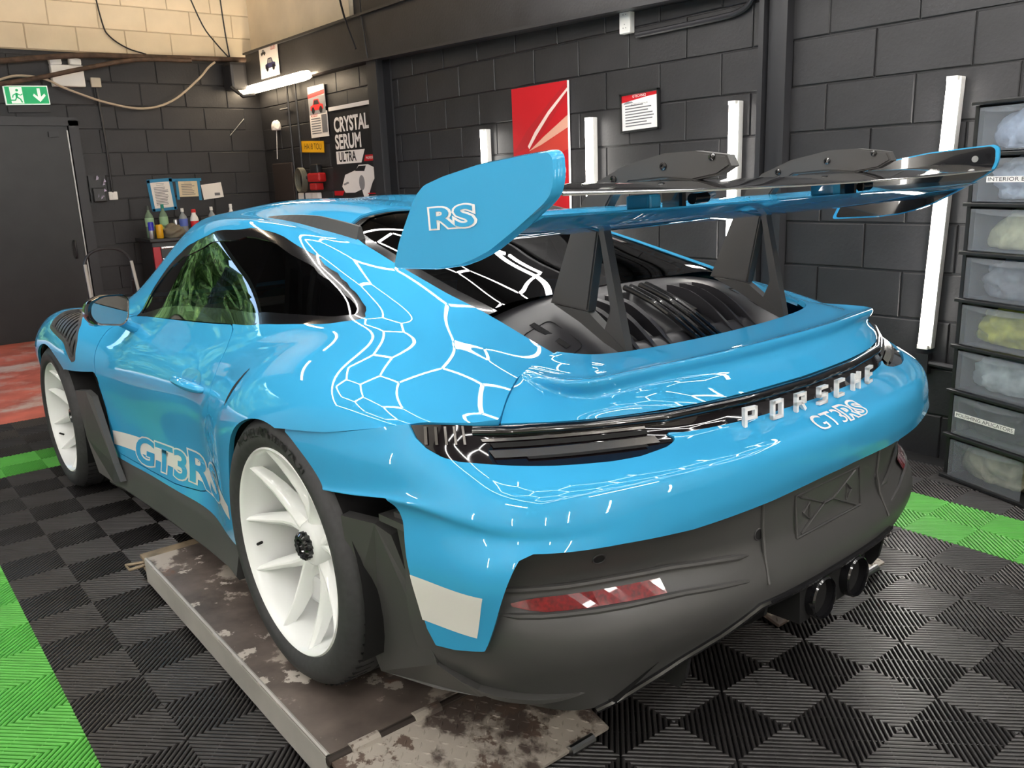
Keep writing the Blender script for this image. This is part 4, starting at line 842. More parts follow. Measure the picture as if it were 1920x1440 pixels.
# ---- wheels
def make_wheel(name, R, rr, W, side, yc, zc, xl, spin):
    root = empty(name, (side * xl, yc, zc), 0, CAR)
    # local z points outward
    Tl = Matrix.Rotation(side * math.pi / 2, 4, 'Y') @ Matrix.Rotation(spin, 4, 'Z')
    k = rr / .281
    mb = MB(); e = R - rr
    mb.lathe([(rr - .004, -.004), (rr + .004, .004), (rr + e * .18, .0125), (rr + e * .42, .0145), (rr + e * .68, .008), (rr + e * .88, -.008), (R - .004, -.022), (R, -.040), (R, -W * .5), (R, -W + .03), (R - .012, -W + .006), (rr, -W)], 96, Tl); ty = mb.ob('tyre', m_tyre, root, smooth=True, auto=60)
    mb = MB()
    for i in range(72):   # tread shoulder grooves
        a = 2 * math.pi * i / 72; T = Tl @ Matrix.Rotation(a, 4, 'Z') @ Matrix.Translation((R - .0035, 0, -.045)); mb.box((0, 0, 0), (.0085, .0035, .05), T)
    for zz in (-.10, -.17, -.24): mb.lathe([(R + .0006, zz - .005), (R + .0006, zz + .005)], 96, Tl)
    mb.ob('tread_groove', m_dark, ty)
    mb = MB(); mb.lathe([(rr - .002, -.006), (rr + .001, .001), (rr - .003, .0045), (rr - .008, .001), (rr - .014, -.018), (rr - .022, -.05), (rr - .026, -.12), (rr - .026, -W + .02), (rr, -W)], 96, Tl); rim = mb.ob('rim_barrel', m_rim, root, smooth=True, auto=70)
    def P(r, a, z): return Tl @ Vector((r * k * math.cos(a), r * k * math.sin(a), z))
    for i in range(5):
        a0 = 2 * math.pi * i / 5; mb = MB()
        for sg in (-1, 1):
            st = [(.030, 0, -.074, .060, .055), (.070, 3.0, -.073, .050, .055), (.105, 7.0, -.069, .040, .050), (.145, 12.0, -.060, .033, .045), (.19, 16.5, -.045, .028, .040), (.235, 19.0, -.026, .023, .034), (.270, 20.2, -.008, .015, .026)]
            V = []
            for r, d, z, w, dp in st:
                a = a0 + sg * math.radians(d); c = Vector((math.cos(a), math.sin(a), 0)); t = Vector((-math.sin(a), math.cos(a), 0)); b = c * r * k
                V += [Tl @ (b - t * w * .62 + Vector((0, 0, z - dp))), Tl @ (b - t * w * .5 + Vector((0, 0, z - dp * .30))), Tl @ (b - t * w * .10 + Vector((0, 0, z))), Tl @ (b + t * w * .10 + Vector((0, 0, z))), Tl @ (b + t * w * .5 + Vector((0, 0, z - dp * .30))), Tl @ (b + t * w * .62 + Vector((0, 0, z - dp)))]
            F = [(6 * q + j, 6 * q + 6 + j, 6 * q + 7 + j, 6 * q + 1 + j) for q in range(6) for j in range(5)] + [tuple(range(36, 42))]
            mb.add(V, F)
        mb.ob('spoke', m_rim, root, smooth=True, auto=40)
    mb = MB(); mb.lathe([(0, -.060), (.048, -.060), (.058, -.068), (.066, -.09), (.066, -.13)], 40, Tl); mb.ob('wheel_hub', m_rim, root, smooth=True, auto=50)
    mb = MB(); n = 14; V = []; prof = [(.039, -.062), (.039, -.046), (.033, -.040), (.022, -.040), (.020, -.048), (0, -.048)]
    for i in range(n * 4):
        a = 2 * math.pi * i / (n * 4); q = 1.0 if i % 4 < 2 else .90; V += [Tl @ Vector((r * (q if j < 3 else 1) * math.cos(a), r * (q if j < 3 else 1) * math.sin(a), z)) for j, (r, z) in enumerate(prof)]
    m = len(prof); N_ = n * 4; mb.add(V, [(i * m + j, ((i + 1) % N_) * m + j, ((i + 1) % N_) * m + j + 1, i * m + j + 1) for i in range(N_) for j in range(m - 1)]); mb.ob('centre_lock_nut', m_gloss, root)
    mb = MB(); mb.lathe([(0, -.135), (.20 * k, -.135), (.205 * k, -.14), (.205 * k, -.165), (0, -.165)], 64, Tl); mb.ob('brake_disc', mat('disc_grey', (.22, .225, .23), .4, metal=.3), root, smooth=True, auto=40)
    mb = MB(); mb.box((.155, 0, -.115), (.085, .24, .05), Matrix.Rotation(side * math.pi / 2, 4, 'Y') @ Matrix.Rotation(math.pi, 4, 'Z'), bev=.015); mb.ob('brake_caliper', mat('caliper_white', (.62, .63, .64), .4), root)
    mb = MB(); mb.tube([P(.250, .63, -.035), P(.228, .62, -.015)], .0045, 8); mb.ob('tyre_valve', m_dark, root)
    return root, ty, Tl
def tyre_text(txt, size, xs, r0, a_mid, root, Tl, m, z=.0152, box=False):
    me = text_mesh(txt, size, 0, xs, m, 'sidewall_lettering', offset=.0006); subdiv(me, maxl=.02)
    for v in me.vertices:
        a = a_mid - v.co.x / r0; r = r0 + v.co.y; v.co = Tl @ Vector((r * math.cos(a), r * math.sin(a), z - abs(r - (r0 - .002)) * .12))
    me.update(); return ob('sidewall_lettering', me, root)
m_tlet = mat('tyre_lettering', (.002, .002, .002), .5)
for s in (-1, 1):
    root, ty, Tl = make_wheel('rear_wheel', .366, .281, .325, s, 0, .3655, .946, math.radians(66) if s < 0 else 1.0)
    T0 = Matrix.Rotation(s * math.pi / 2, 4, 'Y')
    # on the left wheel local x axis points up: angle 0 is the top; text runs clockwise seen from outside
    sgn = 0 if s < 0 else math.pi
    tyre_text('MICHELIN', .034, 1.25, .322, sgn + .34, ty, T0, m_tlet); tyre_text('335/30 ZR', .027, 1.15, .322, sgn - .30, ty, T0, m_tlet); tyre_text('21', .027, 1.2, .322, sgn - .60, ty, T0, m_tlet)
    mb = MB()
    for i in range(4):
        for j in range(2):
            if (i + j) % 2 == 0:
                a = sgn + .10 - i * .045; r = .3275 - j * .013; V = [T0 @ Vector((q[0] * math.cos(q[1]), q[0] * math.sin(q[1]), .0152)) for q in ((r, a), (r, a - .045), (r + .013, a - .045), (r + .013, a))]; mb.add(V, [(0, 1, 2, 3)])
    mb.ob('sidewall_chequer', m_tlet, ty)
    root, ty, Tl = make_wheel('front_wheel', .350, .2685, .27, s, 2.457, .350, .943, math.radians(86) if s < 0 else .2)
    tyre_text('MICHELIN', .032, 1.25, .307, sgn - .35, ty, T0, m_tlet); tyre_text('275/35 ZR 20', .024, 1.15, .307, sgn + .45, ty, T0, m_tlet)
# ---- nose: simple front cap so the car is closed
nz = [(x, y, z) for x, y, z in ((.70, 3.40, .48), (.66, 3.43, .35), (.64, 3.42, .15), (0, 3.52, .15), (0, 3.54, .35), (0, 3.46, .55))]
V = [(.70, 3.40, .25), (.70, 3.40, .38), (.70, 3.40, .48), (.60, 3.40, .55), (.3, 3.40, .55), (0, 3.40, .56), (0, 3.50, .46), (.35, 3.48, .44), (.6, 3.43, .42), (0, 3.52, .25), (.35, 3.50, .25), (.62, 3.43, .25), (0, 3.50, .12), (.35, 3.48, .12), (.62, 3.42, .12)]
F = [(5, 4, 7, 6), (4, 3, 8, 7), (3, 2, 1, 8), (6, 7, 10, 9), (7, 8, 11, 10), (8, 1, 0, 11), (9, 10, 13, 12), (10, 11, 14, 13)]
mb = MB()
for s in (-1, 1): mb.add([(s * x, y, z) for x, y, z in V], F)
mb.ob('front_bumper', m_paint, CAR)
# ================================================================== ceiling lights
m_led = mat('white_led', (1, 1, 1), .4, emit=((1.0, .97, .93), HEX_W))
def hexgrid(cx, cy, z, side, nx, ny, rz=0.):
    root = empty('hexagon_ceiling_light', (cx, cy, z), rz); tag(root, 'white hexagon grid of light tubes under the ceiling above the car', 'ceiling light')
    segs = set(); w = side * math.sqrt(3)
    for i in range(nx):
        for j in range(ny):
            hx = (i - (nx - 1) / 2) * w + (j % 2) * w / 2; hy = (j - (ny - 1) / 2) * side * 1.5
            c = [(round(hx + side * math.cos(math.radians(60 * k + 30)), 4), round(hy + side * math.sin(math.radians(60 * k + 30)), 4)) for k in range(6)]
            for k in range(6):
                a, b = c[k], c[(k + 1) % 6]; mid = (round((a[0] + b[0]) / 2, 2), round((a[1] + b[1]) / 2, 2))
                segs.add((mid, round(math.atan2(b[1] - a[1], b[0] - a[0]) % math.pi, 3) % 3.141))
    mb = MB(); mb.box((0, 0, 0), (side * .93, .019, .02)); me = mb.mesh('light_tube', m_led)
    seen = []
    for (mid, an) in segs:
        if any(abs(mid[0] - s[0]) < .03 and abs(mid[1] - s[1]) < .03 for s in seen): continue
        seen.append(mid); ob('light_tube', me, root, (mid[0], mid[1], 0), (0, 0, an))
    return root
def border(root, hw, hl):
    for x in (-hw, hw):
        mb = MB(); mb.box((0, 0, 0), (.022, hl * 2, .022)); ob('border_tube', mb.mesh('border_tube', m_led), root, (x, 0, 0))
    for y in (-hl, hl):
        mb = MB(); mb.box((0, 0, 0), (hw * 2, .022, .022)); ob('border_tube', mb.mesh('border_tube', m_led), root, (0, y, 0))
_h = hexgrid(-.95, .75, 2.9, .45, 5, 8); border(_h, 2.25, 2.95)
# ================================================================== fixtures on the walls
m_whitepl = mat('white_plastic', (.78, .77, .74), .4)
m_tube = mat('tube_glow', (1, 1, 1), .4, emit=((1.0, .95, .88), TUBE_W)); m_warm = mat('warm_glow', (1, 1, 1), .4, emit=((1.0, .80, .55), WARM_W))
m_paper = mat('white_paper', (.74, .70, .66), .7); m_blue_tape = mat('blue_tape', (.02, .19, .36), .6); m_ink = mat('grey_ink', (.14, .14, .15), .7); m_rust = mat('rusty_pipe', (.075, .045, .03), .6, noise=(14, .5, 6))
m_redprint = mat('red_print', (.50, .012, .018), .7, spec=.2); m_blackprint = mat('black_print', (.012, .012, .013), .35); m_greyprint = mat('grey_print', (.25, .25, .26), .4); m_whiteprint = mat('white_print', (.82, .80, .78), .4)
m_cream = mat('cream_cable', (.45, .37, .28), .6)
def RWP(y, z, d=0.): return Vector((XW - d, y, z))          # point on the right wall, d out from it
TRW = lambda y, z, d=0.: Matrix.Translation((XW - d, y, z)) @ Matrix(((0, 0, -1, 0), (-1, 0, 0, 0), (0, 1, 0, 0), (0, 0, 0, 1)))   # local x -> -y (image right), y -> up, z -> out of the wall
TBW = lambda x, z, d=0.: Matrix.Translation((x, YB - d, z)) @ Matrix(((1, 0, 0, 0), (0, 0, -1, 0), (0, 1, 0, 0), (0, 0, 0, 1)))
def flat(poly, z, T, name, m, parent):
    mb = MB(); mb.add([(p[0], p[1], z) for p in poly], [tuple(range(len(poly)))], T); return mb.ob(name, m, parent)
def txt(s, size, x, y, z, T, m, parent, xs=1., name='print_text', off=0., depth=0., align='CENTER', shear=0.):
    me = text_mesh(s, size, depth, xs, m, name, align, off_ if (off_ := shear) else 0., off); me.transform(T @ Matrix.Translation((x, y, z))); return ob(name, me, parent)
def ruled(x0, x1, y0, y1, n, z, T, parent, m=None, name='print_lines', wv=.25):
    mb = MB(); random.seed(int(abs(x0 * 1000)) + n)
    for i in range(n):
        y = y1 - (y1 - y0) * i / max(1, n - 1); xe = x1 - (x1 - x0) * random.uniform(0, wv); h = (y1 - y0) / n * .22; mb.add([(x0, y - h, z), (xe, y - h, z), (xe, y + h, z), (x0, y + h, z)], [(0, 1, 2, 3)], T)
    return mb.ob(name, m or m_ink, parent)
# beam, columns, conduits (the room's steel)
TY = lambda x0: Matrix(((0, 0, 1, x0), (1, 0, 0, 0), (0, 1, 0, 0), (0, 0, 0, 1)))
mb = MB(); mb.prism([(YB, 2.44), (5.85, 2.44), (1.0, 2.30), (1.0, 2.80), (YB, 2.83)], 0, .11, TY(XW - .11)); beam = struct(mb.ob('trim_1', m_black_wall))
mb = MB(); mb.prism([(YB, 2.43), (5.85, 2.43), (1.0, 2.29), (1.0, 2.31), (5.85, 2.45), (YB, 2.45)], 0, .06, TY(XW - .17)); mb.prism([(YB, 2.82), (1.0, 2.79), (1.0, 2.81), (YB, 2.84)], 0, .03, TY(XW - .14)); mb.ob('beam_flange', m_steel_black, beam)
mb = MB(); mb.box((XW - .06, 5.68, 1.22), (.12, .015, 2.44)); mb.box((XW - .008, 5.68, 1.22), (.016, .25, 2.44)); mb.box((XW - .12, 5.68, 1.22), (.014, .16, 2.44)); struct(mb.ob('trim_2', m_steel_black))
mb = MB(); mb.box((XW - .012, 1.69, 1.6), (.024, .10, 3.2)); mb.box((XW - .03, 1.762, 1.6), (.06, .03, 3.2)); mb.box((XW - .03, 1.622, 1.6), (.06, .03, 3.2)); struct(mb.ob('trim_3', m_steel_black))
mb = MB(); mb.tube(bez([(XW - .02, 2.68, 2.21), (XW - .02, 2.4, 2.21), (XW - .02, 2.05, 2.212), (XW - .02, 1.93, 2.222), (XW - .02, 1.86, 2.26), (XW - .02, 1.84, 2.35), (XW - .02, 1.84, 2.7)], 6), .017, 10); tag(mb.ob('conduit', m_steel_black, smooth=True), 'black conduit running from the twin wall socket and bending up the block wall', 'conduit')
mb = MB(); mb.tube([(XW - .03, 1.35, .50), (XW - .03, .95, .47), (XW - .03, .60, .45)], .014, 8); mb.box((XW - .03, .80, .455), (.04, .06, .10)); tag(mb.ob('floor_conduit', m_steel_black), 'low black pipe on the wall under the nearest light tube', 'conduit')
mb = MB(); mb.tube([(XW - .035, 7.60, 2.42), (XW - .035, 7.60, 1.0)], .012, 8); mb.tube([(XW - .035, 7.40, 2.42), (XW - .035, 7.40, 1.0)], .012, 8); mb.tube([(XW - .035, 7.60, 2.2), (XW - .035, 7.80, 2.2)], .010, 8); tag(mb.ob('corner_conduit', m_steel_black), 'pair of thin black conduits dropping below the warm strip light', 'conduit')
# vertical light tubes
def vtube(y0, y1, label, group='vertical light tubes on the right wall', pos=None, rz=0.):
    root = empty('wall_light_tube', pos or (XW, (y0 + y1) / 2, .53), rz); tag(root, label, 'light', group); an = math.atan2(y1 - y0, 1.235)
    T = Matrix.Rotation(-an, 4, 'X')
    mb = MB(); mb.box((-.022, 0, .617), (.044, .066, 1.235), T, bev=.006); mb.box((-.048, 0, .010), (.03, .05, .02), T); mb.box((-.048, 0, 1.225), (.03, .05, .02), T); mb.ob('housing', m_whitepl, root)
    mb = MB(); mb.tube([T @ Vector((-.045, 0, .02)), T @ Vector((-.045, 0, 1.215))], .026, 14); mb.ob('diffuser', m_tube, root, smooth=True)
vtube(.815, .777, 'bright vertical light tube nearest the plastic drawer tower'); vtube(1.935, 1.935, 'bright vertical light tube beside the steel wall strip and right of the framed certificate')
vtube(3.075, 3.075, 'bright vertical light tube between the red poster and the framed certificate'); vtube(4.22, 4.22, 'bright vertical light tube left of the red poster, furthest along the wall')
for k, (x, nm) in enumerate(((-4.2, 'leftmost'), (-2.9, 'second from the left'), (-1.6, 'second from the right'), (-.3, 'rightmost'))): vtube(0, 0, 'vertical light tube on the wall behind the camera, %s seen facing it' % {'leftmost': 'rightmost', 'rightmost': 'leftmost', 'second from the left': 'second from the right', 'second from the right': 'second from the left'}[nm], 'vertical light tubes behind the camera', (x, YF, .53), -math.pi / 2)
for k, (y, nm) in enumerate(((-2.2, 'nearest the camera'), (.2, 'in the middle'), (2.6, 'nearest the roller door'))): vtube(0, 0, 'vertical light tube on the left wall, the one %s' % nm, 'vertical light tubes on the left wall', (XL, y, .53), math.pi)
# warm batten under the beam
root = empty('strip_light', (XW - .17, 7.60, 2.43)); tag(root, 'glowing warm strip light on the beam below the vintage car calendar', 'light')
mb = MB(); mb.box((.02, 0, .0), (.06, 1.56, .03)); mb.ob('housing', m_whitepl, root)
mb = MB(); mb.tube(bez([(-.03, -.78, 0), (-.03, -.74, 0), (-.03, .74, 0), (-.03, .78, 0)], 2), [.02, .04, .046, .046, .046, .04, .02], 14); mb.ob('diffuser', m_warm, root, smooth=True)
# red brand poster
T = TRW(3.60, 1.60, .016); root = empty('red_poster', (XW, 3.60, 1.18)); tag(root, 'red poster with pale streaks and white lettering on the right wall', 'poster')
w, h = .297, .42; iT = root.matrix_world.inverted() if False else Matrix.Translation((-XW, -3.60, -1.18)); T = iT @ T
mb = MB(); mb.box((0, 0, 0), (2 * w, 2 * h, .010), T); mb.ob('panel', m_redprint, root)
flat([(-w, -.03), (-.13, .13), (w, .42), (w, .33), (-.05, .02)][::1], .0056, T, 'streak', mat('pale_streak', (.42, .015, .02), .7, spec=.2), root)
flat([(-w, -.17), (-.10, -.02), (.05, .07), (w, .205), (w, -.02), (-w, -.21)], .0058, T, 'orange_band', mat('orange_print', (.55, .05, .035), .7, spec=.2), root)  # this and the next two are printed bands of the artwork
flat([(-.12, -.02), (.05, .075), (w, .20), (w, .12), (.02, .02)], .0061, T, 'pale_band', mat('pale_print', (.70, .36, .26), .35), root)
flat([(-.13, .015), (-.05, .11), (.10, .24), (w, .375), (w, .355), (.11, .215), (-.03, .085), (-.115, -.005)], .0064, T, 'white_band', mat('white_streak', (.82, .62, .56), .35), root)
txt('GTECHNIQ', .115, 0, -.165, .0068, T, m_whiteprint, root, .93)
mb = MB(); mb.box((w + .003, 0, 0), (.006, 2 * h, .014), T); mb.ob('edge_strip', m_whiteprint, root)
# framed certificate
root = empty('certificate', (XW, 2.66, 1.65)); tag(root, 'framed certificate with red header between two vertical light tubes', 'certificate'); T = Matrix.Translation((-XW, -2.66, -1.65)) @ TRW(2.66, 1.77, .012) @ Matrix.Rotation(.03, 4, 'Z')
mb = MB()
for c, d in (((0, .112, 0), (.320, .012, .02)), ((0, -.112, 0), (.320, .012, .02)), ((-.154, 0, 0), (.012, .236, .02)), ((.154, 0, 0), (.012, .236, .02))): mb.box(c, d, T)
mb.ob('frame', m_blackprint, root); mb = MB(); mb.box((0, 0, -.002), (.30, .215, .008), T); mb.ob('sheet', m_whiteprint, root)
flat([(-.148, .105), (.148, .105), (.148, .085), (.05, .080), (-.148, .062)], .0025, T, 'header', m_redprint, root); txt('GTECHNIQ', .022, 0, .092, .003, T, m_whiteprint, root); ruled(-.12, .12, -.08, .04, 8, .003, T, root, wv=.4); txt('ACCREDITED DETAILER', .013, 0, .045, .003, T, m_ink, root)
flat([(-.13, .058), (-.10, .068), (-.06, .064), (-.05, .055), (-.13, .052)], .003, T, 'car_print', m_greyprint, root)
# twin socket
root = empty('wall_socket', (XW, 2.755, 2.23)); tag(root, 'white twin wall socket mounted upright high on the right wall', 'socket'); T = Matrix.Translation((-XW, -2.755, -2.23)) @ TRW(2.755, 2.305, .022)
mb = MB(); mb.box((0, 0, 0), (.088, .15, .044), T, bev=.006); mb.ob('box', m_whitepl, root); mb = MB()
for yy in (.038, -.038):
    for dx, dy in ((0, .014), (-.011, -.006), (.011, -.006)): mb.box((dx, yy + dy, .0225), (.004, .006, .002), T)
mb.ob('pin_slots', m_ink, root)
# vintage car calendar on the beam
root = empty('calendar', (XW - .12, 7.765, 2.54)); tag(root, 'white calendar with a vintage black car hung above the warm strip light', 'calendar'); T = Matrix.Translation((.12 - XW, -7.765, -2.54)) @ TRW(7.765, 2.675, .125)
mb = MB(); mb.box((0, 0, 0), (.46, .30, .006), T); mb.ob('sheet', m_paper, root)
def car_print(T, cx, cy, k, body, dark, parent, z=.004):
    B_ = [(-1, -.25), (-.98, .05), (-.62, .12), (-.42, .48), (.30, .50), (.55, .15), (.95, .08), (1.0, -.25)]; flat([(cx + x * k, cy + y * k) for x, y in B_], z, T, 'car_print', body, parent)
    flat([(cx + x * k, cy + y * k) for x, y in [(-.50, .13), (-.36, .42), (.24, .43), (.42, .13)]], z + .0008, T, 'car_print_glass', dark, parent)
    for x in (-.6, .6): flat([(cx + (x + .24 * math.cos(a)) * k, cy + (-.25 + .24 * math.sin(a)) * k) for a in np.linspace(0, 2 * math.pi, 14, endpoint=False)], z + .0012, T, 'car_print_wheel', m_blackprint, parent)
car_print(T, .03, -.03, .13, mat('indigo_print', (.03, .03, .09), .4), m_greyprint, root); car_print(T, -.12, .10, .06, m_blackprint, m_greyprint, root); txt('GILES', .05, .13, .12, .005, T, m_redprint, root)
# red car wall calendar
root = empty('calendar', (XW, 6.965, 1.87)); tag(root, 'tall calendar with a red car above its month sheet', 'calendar'); T = Matrix.Translation((-XW, -6.965, -1.87)) @ TRW(6.965, 2.11, .022)
mb = MB(); mb.box((0, .145, 0), (.36, .21, .006), T); mb.box((.01, -.12, .001), (.38, .24, .006), T); mb.ob('sheet', m_paper, root); flat([(-.18, .15), (.18, .15), (.18, -.02), (-.18, -.02)], .0045, T, 'picture', m_greyprint, root)
car_print(T, 0, .055, .14, mat('bright_red_print', (.62, .02, .02), .4), m_blackprint, root, .006); flat([(-.18, .18), (.18, .20), (.18, .16), (-.18, .14)], .005, T, 'banner', mat('bright_red_print'), root); ruled(-.15, .06, -.20, -.06, 7, .006, T, root, wv=.05); flat([(.08, -.03), (.19, -.03), (.19, -.20), (.08, -.20)], .006, T, 'small_picture', m_ink, root); txt('AUGUST', .04, -.07, -.03, .006, T, m_redprint, root)
# yellow registration plate
root = empty('number_plate', (XW, 7.18, 1.71)); tag(root, 'yellow number plate hung on the wall below the red car calendar', 'number plate'); T = Matrix.Translation((-XW, -7.18, -1.71)) @ TRW(7.18, 1.788, .01) @ Matrix.Rotation(-.05, 4, 'Z')
mb = MB(); mb.box((0, 0, 0), (.52, .112, .006), T); mb.ob('plate', mat('yellow_plate', (.80, .42, .01), .35), root); txt('HA18 TOU', .085, .02, 0, .004, T, m_blackprint, root, .95)
# black product banner
root = empty('banner', (XW, 6.30, 1.28)); tag(root, 'black hanging banner with white lettering and a white supercar picture', 'banner'); T = Matrix.Translation((-XW, -6.30, -1.28)) @ TRW(6.30, 1.68, .008)
mb = MB(); mb.box((0, 0, 0), (.94, .82, .006), T); mb.ob('sheet', m_blackprint, root); mb = MB(); mb.box((.02, .435, .006), (.90, .035, .02), T); mb.ob('rail', m_whiteprint, root)
txt('CRYSTAL', .185, -.37, .275, .004, T, m_whiteprint, root, .88, align='LEFT', off=.006); txt('SERUM', .185, -.37, .115, .004, T, m_whiteprint, root, .92, align='LEFT', off=.006)
flat([(-.37, .035), (.20, .035), (.12, -.085), (-.37, -.085)], .004, T, 'tag_shape', m_whiteprint, root); txt('ULTRA', .125, -.32, -.025, .005, T, m_blackprint, root, .9, align='LEFT', off=.003)
flat([(.20, -.02), (.47, -.02), (.47, -.075), (.17, -.075)], .004, T, 'tag_shape', m_redprint, root); txt('PROFESSIONAL', .032, .32, -.048, .005, T, m_whiteprint, root)
flat([(-.30, -.30), (-.22, -.19), (0, -.15), (.06, -.105), (.24, -.105), (.36, -.14), (.36, -.22), (.30, -.27), (.20, -.40), (.12, -.40), (.09, -.33), (-.05, -.36), (-.24, -.36)], .004, T, 'supercar_print', m_whiteprint, root)
flat([(-.02, -.16), (.06, -.115), (.20, -.115), (.16, -.165)], .0048, T, 'supercar_print', m_blackprint, root); flat([(.10 + .055 * math.cos(a), -.27 + .07 * math.sin(a)) for a in np.linspace(0, 6.283, 16, endpoint=False)], .0048, T, 'supercar_print', m_greyprint, root)
flat([(-.27, -.275), (-.17, -.255), (-.15, -.27), (-.25, -.29)], .0048, T, 'supercar_print', m_greyprint, root); flat([(-.47, -.34), (-.26, -.34), (-.30, -.385), (-.47, -.385)], .0044, T, 'tag_shape', m_redprint, root); flat([(.20, -.365), (.42, -.365), (.42, -.375), (.20, -.375)], .0044, T, 'tag_shape', m_redprint, root)
# corner clutter: dark board, cloth on a string, drill, chargers
mb = MB(); mb.box((0, 0, 0), (.03, .50, .40), bev=.01); o = mb.ob('wall_board', mat('dark_board', (.035, .025, .022), .5), loc=(XW - .05, 7.85, 1.45)); tag(o, 'dark brown board leaning on the wall beside the corner', 'board')
mb = MB(); mb.tube([(XW - .03, 8.02, 1.70), (XW - .03, 7.96, 2.02)], .004, 6); o2 = empty('hanging_cloth', (XW - .03, 7.96, 1.70)); tag(o2, 'small white rag hung on a cord near the corner', 'cloth'); a = mb.ob('cord', m_whitepl, o2); a.location = (-(XW - .03), -7.96, -1.70)
def blob(dims, seed, m, name, n=18, amp=.35, freq=3.0, flatb=True):
    """crumpled soft shape, base at z = 0"""
    rs = np.random.RandomState(seed); bm = bmesh.new(); bmesh.ops.create_icosphere(bm, subdivisions=4, radius=1); ph = rs.rand(5, 4) * 6.28; kf = rs.randn(5, 3) * freq
    for v in bm.verts:
        c = np.array(v.co); d = sum(abs(math.sin(float(kf[i] @ c) + ph[i, 0])) for i in range(5)) / 5 - .6; f = 1 + amp * d; z = c[2] * f
        if flatb: z = max(z, -.55)
        v.co = (c[0] * f * dims[0] / 2, c[1] * f * dims[1] / 2, (z + (.55 if flatb else 0)) * dims[2] / 1.5)
    me = bpy.data.meshes.new(name); bm.to_mesh(me); bm.free(); me.materials.append(m); me.polygons.foreach_set('use_smooth', [True] * len(me.polygons)); return me
ob('rag_cloth', blob((.10, .12, .10), 3, m_paper, 'rag'), o2, (0, 0, .30))
root = empty('cordless_drill', (XW - .07, 7.02, 1.36)); tag(root, 'red and black cordless drill hung on the wall below the number plate', 'drill')
mb = MB(); mb.box((0, 0, .12), (.09, .26, .09), bev=.02); mb.box((0, .02, .03), (.09, .14, .07), bev=.012); mb.ob('casing', mat('red_plastic', (.45, .012, .012), .4), root); mb = MB(); mb.tube([(0, .13, .125), (0, .20, .125)], .024, 12); mb.box((0, 0, .20), (.07, .16, .10), bev=.02); mb.ob('chuck_and_grip', m_blackprint, root)
root = empty('cable_coil', (XW - .05, 7.33, 1.36)); tag(root, 'olive grey coil of cable hung beside the red drill', 'cable'); mb = MB()
for k in range(5): mb.tube([(-.02 - .008 * k, .09 * math.cos(a) + .01 * k, .10 + .12 * math.sin(a)) for a in np.linspace(0, 6.28, 22, endpoint=False)], .008, 6, closed=True)
mb.ob('coil', mat('olive_cable', (.10, .10, .075), .5), root, smooth=True)
root = empty('wall_charger', (XW - .03, 7.30, 1.255)); tag(root, 'row of white chargers plugged in above the car roof by the corner', 'charger'); mb = MB()
for k in range(3): mb.box((0, -.17 * k + .17, .04), (.05, .12, .07), bev=.01)
mb.ob('charger_box', m_whitepl, root)
# ---- back wall fixtures
T0 = lambda x, z, d: TBW(x, z, d)
root = empty('exit_sign', (-.774, YB, 2.25)); tag(root, 'green and white running man exit sign above the dark door', 'exit sign'); iT = Matrix.Translation((.774, -YB, -2.25)); T = iT @ TBW(-.774, 2.338, .035) @ Matrix.Rotation(.03, 4, 'Z')
m_exit = mat('exit_green', (.0, .30, .10), .4, emit=((.0, .42, .13), .3)); m_exitw = mat('exit_white', (.8, .85, .8), .4, emit=((.85, 1, .88), .25))
mb = MB(); mb.box((0, 0, -.01), (.375, .172, .04), T); mb.ob('case', m_exitw, root); flat([(-.18, -.078), (.18, -.078), (.18, .078), (-.18, .078)], .011, T, 'panel', m_exit, root)
flat([(-.14, -.074), (-.035, -.074), (-.035, .074), (-.14, .074)], .012, T, 'doorway', m_exitw, root)
flat([(.105, -.062), (.16, -.005), (.15, .014), (.118, -.014), (.118, .062), (.092, .062), (.092, -.014), (.060, .014), (.05, -.005)], .012, T, 'arrow', m_exitw, root)
def limb(p, w): 
    mb.tube([T @ Vector((x, y, .0135)) for x, y in p], w, 6)
mb = MB(); limb([(-.085, .02), (-.09, -.015)], .011); limb([(-.082, .012), (-.055, .0), (-.038, .012)], .005); limb([(-.095, .012), (-.118, .0), (-.125, -.022)], .005); limb([(-.09, -.015), (-.062, -.035), (-.050, -.066)], .006); limb([(-.09, -.015), (-.105, -.045), (-.145, -.045)], .006); mb.cyl((-.080, .045, .013), .012, .003, 14, T); mb.ob('running_figure', m_exit, root)
mb = MB(); mb.box((.0, -.125, -.02), (.36, .06, .03), T); mb.ob('sign_bracket', m_black_wall, root)
root = empty('emergency_light', (-.395, YB, 2.42)); tag(root, 'white twin-lamp emergency light box beside the exit sign', 'light'); T = Matrix.Translation((.395, -YB, -2.42)) @ TBW(-.395, 2.525, .045)
mb = MB(); mb.box((0, 0, 0), (.29, .20, .09), T, bev=.012); mb.ob('box', m_whitepl, root)
for x, a in ((-.085, .3), (.07, -.2)): mb = MB(); mb.box((x, .135, .02), (.11, .065, .08), T @ Matrix.Rotation(a * .3, 4, 'Z'), bev=.018); mb.ob('lamp_head', m_whitepl, root)
root = empty('junction_box', (-.14, YB, 2.43)); tag(root, 'cream square junction box right of the emergency light', 'junction box'); T = Matrix.Translation((.14, -YB, -2.43)) @ TBW(-.14, 2.478, .02); mb = MB(); mb.box((0, 0, 0), (.095, .092, .04), T, bev=.01); mb.ob('box', mat('cream_plastic', (.55, .50, .40), .5), root); mb = MB(); mb.box((0, 0, .02), (.06, .06, .006), T); mb.ob('lid', mat('cream_plastic'), root)
